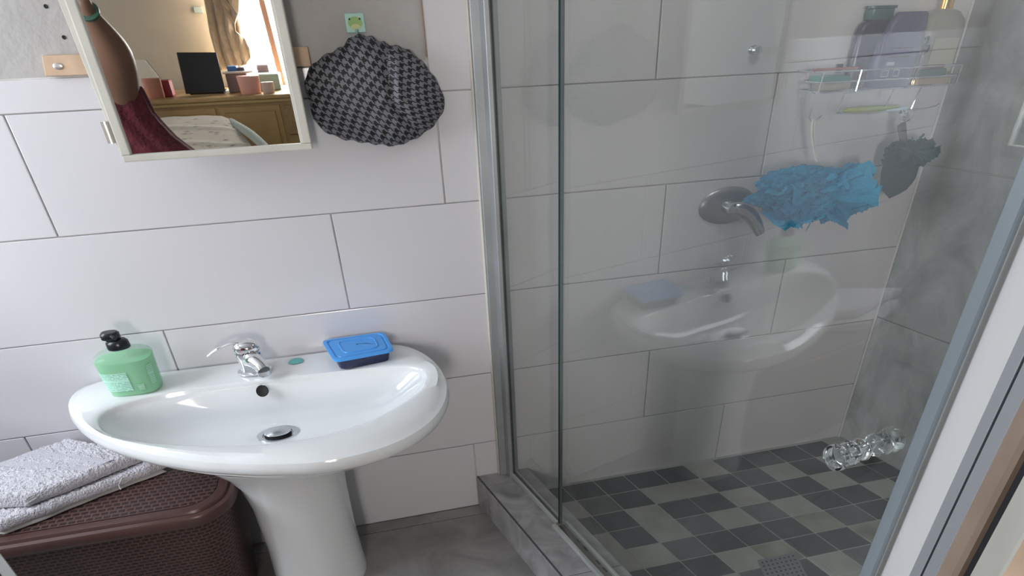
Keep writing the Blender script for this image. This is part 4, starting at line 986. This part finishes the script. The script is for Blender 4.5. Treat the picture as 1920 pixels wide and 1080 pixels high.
# grey panel edge at lower left
lowp = [onz(0, 1036, 0.62), onz(33, 1080, 0.58)]
sp0 = Vector(lowp[0]); sp1 = Vector(lowp[1])
tag(put('grey_panel', quadbox([Vector((sp0.x, sp0.y, 0.0))-Vector(A)*0.0, Vector(R(float((np.array(sp1)-P0)@A), float((np.array(sp1)-P0)@N), 0.0)), Vector(R(float((np.array(sp1)-P0)@A), float((np.array(sp1)-P0)@N)+0.0, 0.58)), Vector((sp0.x, sp0.y, 0.62))], -A, 0.03, 0.002), mat('dull_grey_board', (0.26, 0.26, 0.24), 0.6)),
    'grey panel edge in front of the hamper at the bottom left corner', 'panel')

# ================================================================== BEDROOM BEHIND THE CAMERA (seen in the mirror)
def mp(x, y, D):                                # the real point, D metres in front of the sink wall, that the mirror shows at that spot
    X = onw(x, y, 2*(MD-0.010)-D)-P0; return float(X@A), float(X[2])
def mbox(x0, y0, x1, y1, D0, D1, bevel=0.0, seg=1, z0=None, z1=None):
    a = mp(x0, y1, D0); b = mp(x1, y0, D0)
    return rbox(a[0], b[0], D0, D1, a[1] if z0 is None else z0, b[1] if z1 is None else z1, bevel, seg)
struct('wall_bedroom', rbox(-4.2, 1.6, 5.25, 5.35, 0, 2.8), M['cream'])
struct('wall_bedroom', rbox(-4.3, -4.2, 2.4, 5.35, 0, 2.8), M['cream'])
struct('floor', rbox(-4.2, 1.6, 2.4, 5.35, -0.05, 0.0), mat('bedroom_floor', (0.30, 0.24, 0.19), 0.6, var=0.1))
wf2 = rbox(-1.30, -1.24, 5.12, 5.24, 1.10, 2.30, 0.004)
for q_ in ((-0.70, -0.64, 1.10, 2.30), (-1.24, -0.70, 1.10, 1.15), (-1.24, -0.70, 2.25, 2.30)): merge(wf2, rbox(q_[0], q_[1], 5.12, 5.24, q_[2], q_[3], 0.004))
w2 = struct('window_2', wf2, M['frame'])
b0_, b1_ = mp(527, 165, 5.05), mp(484, 0, 5.05); bk_s = (b1_[0]-b0_[0])/(b1_[1]-b0_[1])
def bar_s(z): return b0_[0]+bk_s*(z-b0_[1])
bm = quadbox([R(bar_s(1.13), 5.05, 1.13), R(bar_s(1.13)+0.05, 5.05, 1.13), R(bar_s(2.28)+0.05, 5.05, 2.28), R(bar_s(2.28), 5.05, 2.28)], N, 0.03)
put('window_bar', bm, mat('red_brown_window_bar', (0.50, 0.26, 0.18), 0.6), w2)
# curtain gathered to the left of the window
cpx = [(372, -70), (452, -70), (447, 25), (440, 45), (441, 58), (458, 72), (469, 92), (470, 110), (462, 122), (440, 128), (412, 132), (404, 100), (392, 60)]
cmn = bmesh.new(); cs_ = [mp(x, y, 4.96) for x, y in cpx]; fv = [cmn.verts.new(Vector(R(s, 4.96, z))) for s, z in cs_]; bv = [cmn.verts.new(Vector(R(s, 5.02, z))) for s, z in cs_]
k = len(fv); cmn.faces.new(fv); cmn.faces.new(bv[::-1])
for i in range(k): cmn.faces.new([fv[i], bv[i], bv[(i+1) % k], fv[(i+1) % k]])
bmesh.ops.triangulate(cmn, faces=cmn.faces); bmesh.ops.subdivide_edges(cmn, edges=cmn.edges, cuts=5, use_grid_fill=True)
for v in cmn.verts:
    q = np.array(v.co)-P0; v.co += Vector(N)*0.02*math.sin(float(q@A)*90+3*noise.noise(Vector((0, 0, float(q[2])*3))))
tag(put('curtain', cmn, mat('tan_lace_curtain', (0.50, 0.40, 0.29), 0.85, var=0.12, vscale=25), None, True), 'tan lace curtain gathered beside the bright window in the mirror', 'curtain')
tag(put('wall_switch', mbox(365, 12, 378, 25, 5.22, 5.25, 0.004), mat('pale_blue_switch', (0.5, 0.62, 0.62), 0.5)), 'pale blue square plate on the cream bedroom wall left of the curtain', 'switch')
# dresser
wood = mat('golden_oak_veneer', (0.50, 0.33, 0.14), 0.35, var=0.12, vscale=4)
DT = 1.215; dS0, dS1 = -2.7, -0.70
drs = thing('dresser', R(-1.7, 4.5, 0), 'long golden wooden dresser with moulded top edge seen in the mirror', 'dresser')
put('top_board', rbox(dS0, dS1, 4.18, 5.12, DT-0.03, DT, 0.008, 2), wood, drs)
put('upper_moulding', rbox(dS0+0.01, dS1-0.01, 4.20, 5.1, DT-0.055, DT-0.032, 0.004), mat('light_oak_moulding', (0.62, 0.45, 0.20), 0.3), drs)
put('carcass', rbox(dS0+0.03, dS1-0.02, 4.23, 5.1, 0.0, DT-0.056), wood, drs)
for a_, b_ in ((418, 533), (300, 412)):
    s0 = mp(a_, 240, 4.2)[0]; s1 = mp(b_, 240, 4.2)[0]
    dp = put('door_panel', rbox(s0, s1, 4.215, 4.23, 0.15, DT-0.075, 0.003), wood, drs)
    dpf = rbox(s0+0.04, s1-0.04, 4.205, 4.215, 0.20, DT-0.115, 0.008); put('raised_field', dpf, wood, dp)
s0 = mp(540, 240, 4.2)[0]; put('side_carving', rbox(s0, s0+0.08, 4.205, 4.23, DT-0.30, DT-0.08, 0.006), mat('carved_oak', (0.40, 0.26, 0.12), 0.5, bump=1.0, bscale=60), drs)
def tt(name, px, D0, D1, m, label, cat, bev=0.006, seg=2):
    o = put(name, mbox(*px, D0, D1, bev, seg, z0=DT+0.0005 if px[3] > 160 else None), m); return tag(o, label, cat)
la = thing('laptop', R(mp(375, 130, 4.5)[0], 4.5, DT), 'black laptop seen from the back standing on the dresser', 'laptop')
s0, z0 = mp(345, 165, 4.45); s1, z1 = mp(400, 96, 4.45); s0b = mp(333, 99, 4.45)[0]; s1b = mp(398, 99, 4.45)[0]
put('screen', quadbox([R(s0, 4.45, DT+0.012), R(s1+0.01, 4.45, DT+0.012), R(s1+0.01, 4.50, z1-0.01), R(s0+0.01, 4.50, z1)], N, 0.012, 0.003), M['black'], la)
put('base', rbox(s0+0.02, s1-0.01, 4.50, 4.74, DT+0.0005, DT+0.014, 0.003), M['black'], la)
bk_ = thing('storage_basket', R(mp(430, 150, 4.5)[0], 4.5, DT), 'grey basket with a pale rim standing on the dresser', 'basket')
sb0, sb1 = mp(424, 150, 4.5)[0], mp(478, 150, 4.5)[0]; zb1 = mp(440, 138, 4.5)[1]
put('tub', rbox(sb0, sb1-0.06, 4.5, 4.75, DT+0.0005, zb1, 0.01, 2), mat('grey_brown_basket', (0.22, 0.17, 0.16), 0.7), bk_)
put('rim', rbox(sb0-0.012, sb1, 4.48, 4.77, zb1+0.0005, zb1+0.014, 0.004), mat('pale_rim', (0.66, 0.60, 0.56), 0.5), bk_)
def can(name, px, D, m, label, cat, lidm=None):
    s0, z0 = mp(px[0], px[3], D); s1, z1 = mp(px[2], px[1], D); z0 = max(DT+0.0005, z0) if px[3] > 160 else z0
    if px[3] > 160: z0 = DT+0.0005
    c = ((s0+s1)/2, D); r = abs(s1-s0)/2; t = thing(name, R(c[0], D, z0), label, cat)
    h = z1-z0
    put('body', loft([sellipse(c[0], D, z0+h*a, r*b, r*b*0.6, 2.2, 28) for a, b in ((0, 0.86), (0.05, 0.9), (0.8, 0.98), (0.86, 0.98))]), m, t, True)
    put('lid', loft([sellipse(c[0], D, z0+h*a, r*b, r*b*0.6, 2.2, 28) for a, b in ((0.862, 1.0), (0.98, 1.0), (1.0, 0.96))]), lidm or m, t, True)
    return t
can('plastic_tub', (449, 141, 485, 170), 4.34, mat('salmon_pink_tub', (0.80, 0.42, 0.34), 0.5), 'salmon pink round tub on the dresser in front of the grey basket', 'tub')
can('plastic_jar', (492, 153, 512, 172), 4.30, mat('pale_pink_jar', (0.66, 0.52, 0.46), 0.4), 'small pale pink jar at the front right of the dresser', 'jar')
tt('storage_box', (484, 138, 521, 170), 4.55, 4.75, mat('clear_green_box', (0.30, 0.46, 0.38), 0.4), 'green and clear storage box beside the pink tub on the dresser', 'box')
zt_ = zb1+0.0150
def ontop(name, px, m, label, cat, D0=4.55, D1=4.65):
    a = mp(px[0], px[3], D0); b = mp(px[2], px[1], D0)
    return tag(put(name, rbox(a[0], b[0], D0, D1, zt_, zt_+(b[1]-a[1]), 0.006, 2), m), label, cat)
ontop('small_packet', (427, 126, 443, 136), mat('blue_packet', (0.06, 0.20, 0.46), 0.5), 'small blue packet on top of the grey basket', 'packet')
ontop('small_packet', (446, 129, 458, 136), mat('dark_packet', (0.10, 0.08, 0.10), 0.5), 'small dark packet on top of the grey basket beside the blue one', 'packet')
zg = mp(500, 138, 4.55)[1]
a = mp(486, 132, 4.6); b = mp(503, 120, 4.6)
tag(put('tissue_roll', tube([R(a[0]-0.02, 4.65, zg+0.032), R(b[0]-0.01, 4.65, zg+0.032)], 0.031, 20), mat('pink_roll', (0.62, 0.42, 0.42), 0.8), None, True), 'pink tissue roll lying on the green storage box', 'roll')
ba = can('small_bag', (272, 146, 300, 172), 4.34, mat('dusty_orange_bag', (0.55, 0.24, 0.16), 0.6), 'dusty orange pouch at the left end of the dresser', 'pouch')
tt('red_pouch', (298, 150, 316, 168), 4.40, 4.50, mat('dark_red_pouch', (0.30, 0.03, 0.04), 0.5), 'dark red pouch beside the dusty orange pouch', 'pouch', 0.012)
tri = [mp(x, y, 4.85) for x, y in ((250, 165), (318, 165), (300, 148), (272, 113), (252, 112))]
fb = thing('photo_frame', R(tri[0][0], 4.85, DT), 'white card with a slanted grey edge leaning at the left of the dresser', 'card')
put('card', quadbox([R(q[0], 4.85, max(q[1], DT+0.001)) for q in tri], N, 0.01), mat('white_card', (0.88, 0.85, 0.78), 0.6), fb)
put('edge', tube([R(tri[3][0], 4.872, tri[3][1]), R(tri[1][0]-0.01, 4.872, DT+0.012)], 0.010, 8), mat('grey_edge', (0.25, 0.27, 0.25), 0.5), fb)
# bed with quilt
bed = thing('bed', R(-1.35, 3.3, 0), 'high bed under a pale floral quilt with grey green side, seen in the mirror', 'bed')
qb = [mp(296, 222, 3.85), mp(322, 217, 3.85), mp(420, 217, 3.85), mp(432, 224, 3.85)]; 
def bring2(off, zt_off):
    pass
rows = []
far = [(296, 223), (325, 218), (370, 217), (415, 217), (430, 223), (440, 232)]
near = [(300, 330), (345, 330), (395, 330), (440, 330), (480, 320), (500, 312)]
bmq = bmesh.new(); g = []
nu_, nv_ = 50, 40
for i in range(nu_+1):
    D = 3.85+(2.75-3.85)*i/nu_; row = []
    for j in range(nv_+1):
        t = j/nv_*(len(far)-1); k = min(int(t), len(far)-2); fr3 = t-k
        xf, yf = [far[k][m_]*(1-fr3)+far[k+1][m_]*fr3 for m_ in (0, 1)]; xn, yn = [near[k][m_]*(1-fr3)+near[k+1][m_]*fr3 for m_ in (0, 1)]
        u = i/nu_; s, z = mp(xf*(1-u)+xn*u, yf*(1-u)+yn*u, D)
        z += 0.006*noise.noise(Vector((s*6, D*6, 0)))+0.010*max(0, math.sin(D*22+s*2))**6
        row.append(bmq.verts.new(Vector(R(s, D, z))))
    g.append(row)
for i in range(nu_):
    for j in range(nv_): bmq.faces.new([g[i][j], g[i+1][j], g[i+1][j+1], g[i][j+1]])
ret = bmesh.ops.extrude_face_region(bmq, geom=list(bmq.faces)); bmesh.ops.translate(bmq, verts=[v for v in ret['geom'] if isinstance(v, bmesh.types.BMVert)], vec=(0, 0, -0.05))
mq, tq, bq = nt('floral_quilt'); gq = tq.nodes.new('ShaderNodeNewGeometry'); vq = tq.nodes.new('ShaderNodeTexVoronoi'); vq.inputs['Scale'].default_value = 16
mpq = tq.nodes.new('ShaderNodeMapping'); mpq.inputs['Scale'].default_value = (0.8, 1.6, 1); tq.links.new(gq.outputs['Position'], mpq.inputs['Vector']); tq.links.new(mpq.outputs[0], vq.inputs['Vector'])
rq = tq.nodes.new('ShaderNodeValToRGB'); rq.color_ramp.elements[0].position = 0.12; rq.color_ramp.elements[0].color = (0.30, 0.26, 0.26, 1); rq.color_ramp.elements[1].position = 0.34; rq.color_ramp.elements[1].color = (0.68, 0.62, 0.53, 1)
tq.links.new(vq.outputs['Distance'], rq.inputs['Fac']); tq.links.new(rq.outputs[0], bq.inputs['Base Color']); bq.inputs['Roughness'].default_value = 0.9
put('quilt', bmq, mq, bed, True)
e0 = [mp(x, y, D) for x, y, D in ((438, 229, 3.85), (500, 275, 3.1), (522, 300, 2.75))]
put('valance', tube(smooth_path([R(mp(432, 224, 3.85)[0], 3.85, mp(432, 224, 3.85)[1]-0.02), R(mp(470, 247, 3.4)[0], 3.4, mp(470, 250, 3.4)[1]-0.01), R(mp(512, 290, 2.9)[0], 2.9, mp(512, 292, 2.9)[1])], 6), 0.030, 10), mat('grey_green_valance', (0.40, 0.45, 0.41), 0.9), bed, True)
put('mattress', rbox(-1.85, -1.08, 2.9, 3.75, 0.35, 0.86, 0.03, 2), mat('mattress_side', (0.6, 0.58, 0.55), 0.9), bed)
put('base', rbox(-1.85, -1.08, 2.9, 3.75, 0.0, 0.348, 0.01), M['brown'], bed)

# ================================================================== PERSON (the photographer, seen in the mirror)
per = thing('person', R(-1.55, 1.95, 0.0), 'person in a sleeveless maroon dress with one arm raised, seen in the mirror', 'person')
skin = mat('brown_skin', (0.20, 0.105, 0.066), 0.5, sss=0.1)
def J(x, y, D, r): s, z = mp(x, y, D); return (R(s, D, z), r)
jn = {}
# torso, neck and head, arms, legs: (point, radius)
hip = R(-1.62, 2.0, 0.86)
J_ = [(hip, 0.15), (R(-1.60, 1.98, 1.05), 0.14), (R(-1.56, 1.96, 1.25), 0.15), (R(-1.60, 1.97, 1.43), 0.10), (R(-1.68, 1.97, 1.51), 0.055), (R(-1.72, 1.95, 1.60), 0.085), (R(-1.74, 1.94, 1.70), 0.075)]
nv = len(J_); E_ = [(0, 1), (1, 2), (2, 3), (3, 4), (4, 5), (5, 6)]
def add(par, chain):
    global J_
    p = par
    for q in chain: J_.append(q); E_.append((p, len(J_)-1)); p = len(J_)-1
    return p
# raised arm on the mirror side: shoulder, elbow, wrist
sh = J(216, 152, 1.93, 0.105); el = J(213, 100, 1.82, 0.095); e2 = J(190, 58, 1.72, 0.052); wr = J(160, 14, 1.62, 0.028)
wi = add(2, [J(215, 195, 1.95, 0.12), sh, el, e2, wr])
hand = J(150, -10, 1.60, 0.032); add(wi, [hand])
add(3, [(R(-1.86, 1.98, 1.40), 0.07), (R(-1.93, 2.02, 1.15), 0.05), (R(-1.94, 1.95, 0.92), 0.028), (R(-1.94, 1.92, 0.83), 0.03)])
for sx_ in (-0.11, 0.11): add(0, [(R(-1.62+sx_, 2.0, 0.75), 0.095), (R(-1.62+sx_, 1.99, 0.45), 0.062), (R(-1.62+sx_, 2.01, 0.25), 0.055), (R(-1.62+sx_, 2.02, 0.07), 0.035), (R(-1.62+sx_, 1.88, 0.035), 0.03)])
me = bpy.data.meshes.new('body'); base = wloc(per)
me.from_pydata([tuple(Vector(p)-base) for p, r in J_], E_, []); 
bo = link('body', me, skin, per)
smd = bo.modifiers.new('skin', 'SKIN'); smd.use_smooth_shade = True; sv = me.skin_vertices[0].data
for i, (p, r) in enumerate(J_): sv[i].radius = (r, r*0.8 if i < 4 else r)
sv[0].use_root = True
ss = bo.modifiers.new('sub', 'SUBSURF'); ss.levels = 2; ss.render_levels = 2
# fingers around the phone
for k_, (dx, ln) in enumerate(((-7, 0.050), (-3, 0.058), (2, 0.055), (6, 0.045))):
    b0 = J(150+dx, -13, 1.60, 0.0)[0]; b1 = b0+UP*ln*0.6-N*0.015; b2 = b1+UP*ln*0.3-N*0.025-A*0.01
    put('finger', tube(smooth_path([b0, b1, b2], 3), [0.0095, 0.0095, 0.009, 0.0085, 0.008, 0.0078, 0.007][:7], 8), skin, per, True)
b0 = J(160, -6, 1.60, 0.0)[0]; put('thumb', tube(smooth_path([b0, b0+UP*0.03-N*0.02+A*0.01, b0+UP*0.045-N*0.045+A*0.005], 3), [0.012, 0.012, 0.0115, 0.011, 0.010, 0.0095, 0.008], 8), skin, per, True)
put('bracelet', lathe(J(166, 22, 1.635, 0)[0], Vector(wr[0])-Vector(e2[0]), [(0.036, -0.008), (0.041, -0.006), (0.042, 0.006), (0.036, 0.008)], 20), mat('dark_green_bracelet', (0.04, 0.09, 0.06), 0.5), per, True)
hair = loft([[Vector(R(-1.745, 1.965, 1.66))+Vector(A*math.cos(t)*a+N*math.sin(t)*b+UP*z) for t in np.linspace(0, 2*math.pi, 24, endpoint=False)] for a, b, z in ((0.06, 0.05, -0.07), (0.095, 0.085, -0.02), (0.10, 0.095, 0.05), (0.075, 0.07, 0.10), (0.02, 0.02, 0.125))])
put('hair', hair, M['black'], per, True)
# dress: rings follow the mirror outline
dress = []
for y, xr, D, dd in ((163, 262, 1.95, 0.10), (172, 268, 1.95, 0.14), (190, 277, 1.95, 0.165), (212, 287, 1.95, 0.175), (235, 306, 1.95, 0.18), (258, 328, 1.95, 0.19), (275, 350, 1.95, 0.20), (292, 374, 1.95, 0.21)):
    s1, z = mp(xr, y, D); s0 = -1.80+0.0*z
    cs = (s0+s1)/2; dress.append((cs, (s1-s0)/2, dd, z))
cs, rs, dd, z = dress[-1]
dress = dress + [(cs-0.01, rs+0.01, 0.22, z-0.15), (cs-0.03, rs, 0.24, 0.75), (cs-0.05, rs+0.01, 0.26, 0.45)]
rg = []
for (cs, rs, dd, z) in dress[::-1]:
    rg.append([R(cs+rs*math.cos(t)*(1+0.012*math.sin(t*17+z*9)), 1.97+dd*math.sin(t)*(1+0.03*math.sin(t*19+z*6)), z) for t in np.linspace(0, 2*math.pi, 120, endpoint=False)])
drm = mat('maroon_dress_fabric', (0.105, 0.012, 0.020), 0.85, var=0.35, vscale=35, bump=0.8, bscale=60)
put('dress', loft(rg), drm, per, True)
put('dress_strap', tube(smooth_path([R(-1.56, 2.05, 1.50), J(172, 120, 1.95, 0)[0], J(168, 88, 1.96, 0)[0], J(160, 70, 2.02, 0)[0]], 4), 0.045, 12, True, (N, 0.5)), drm, per, True)

# housing added above the frame for the shower fill light
cl = thing('added_lamp', R(0.75, 0.75, 2.45), 'square white housing added over the shower for an unseen fill lamp', 'lamp')
put('housing', rbox(0.58, 0.92, 0.58, 0.92, 2.41, 2.45, 0.004), M['paint'], cl)
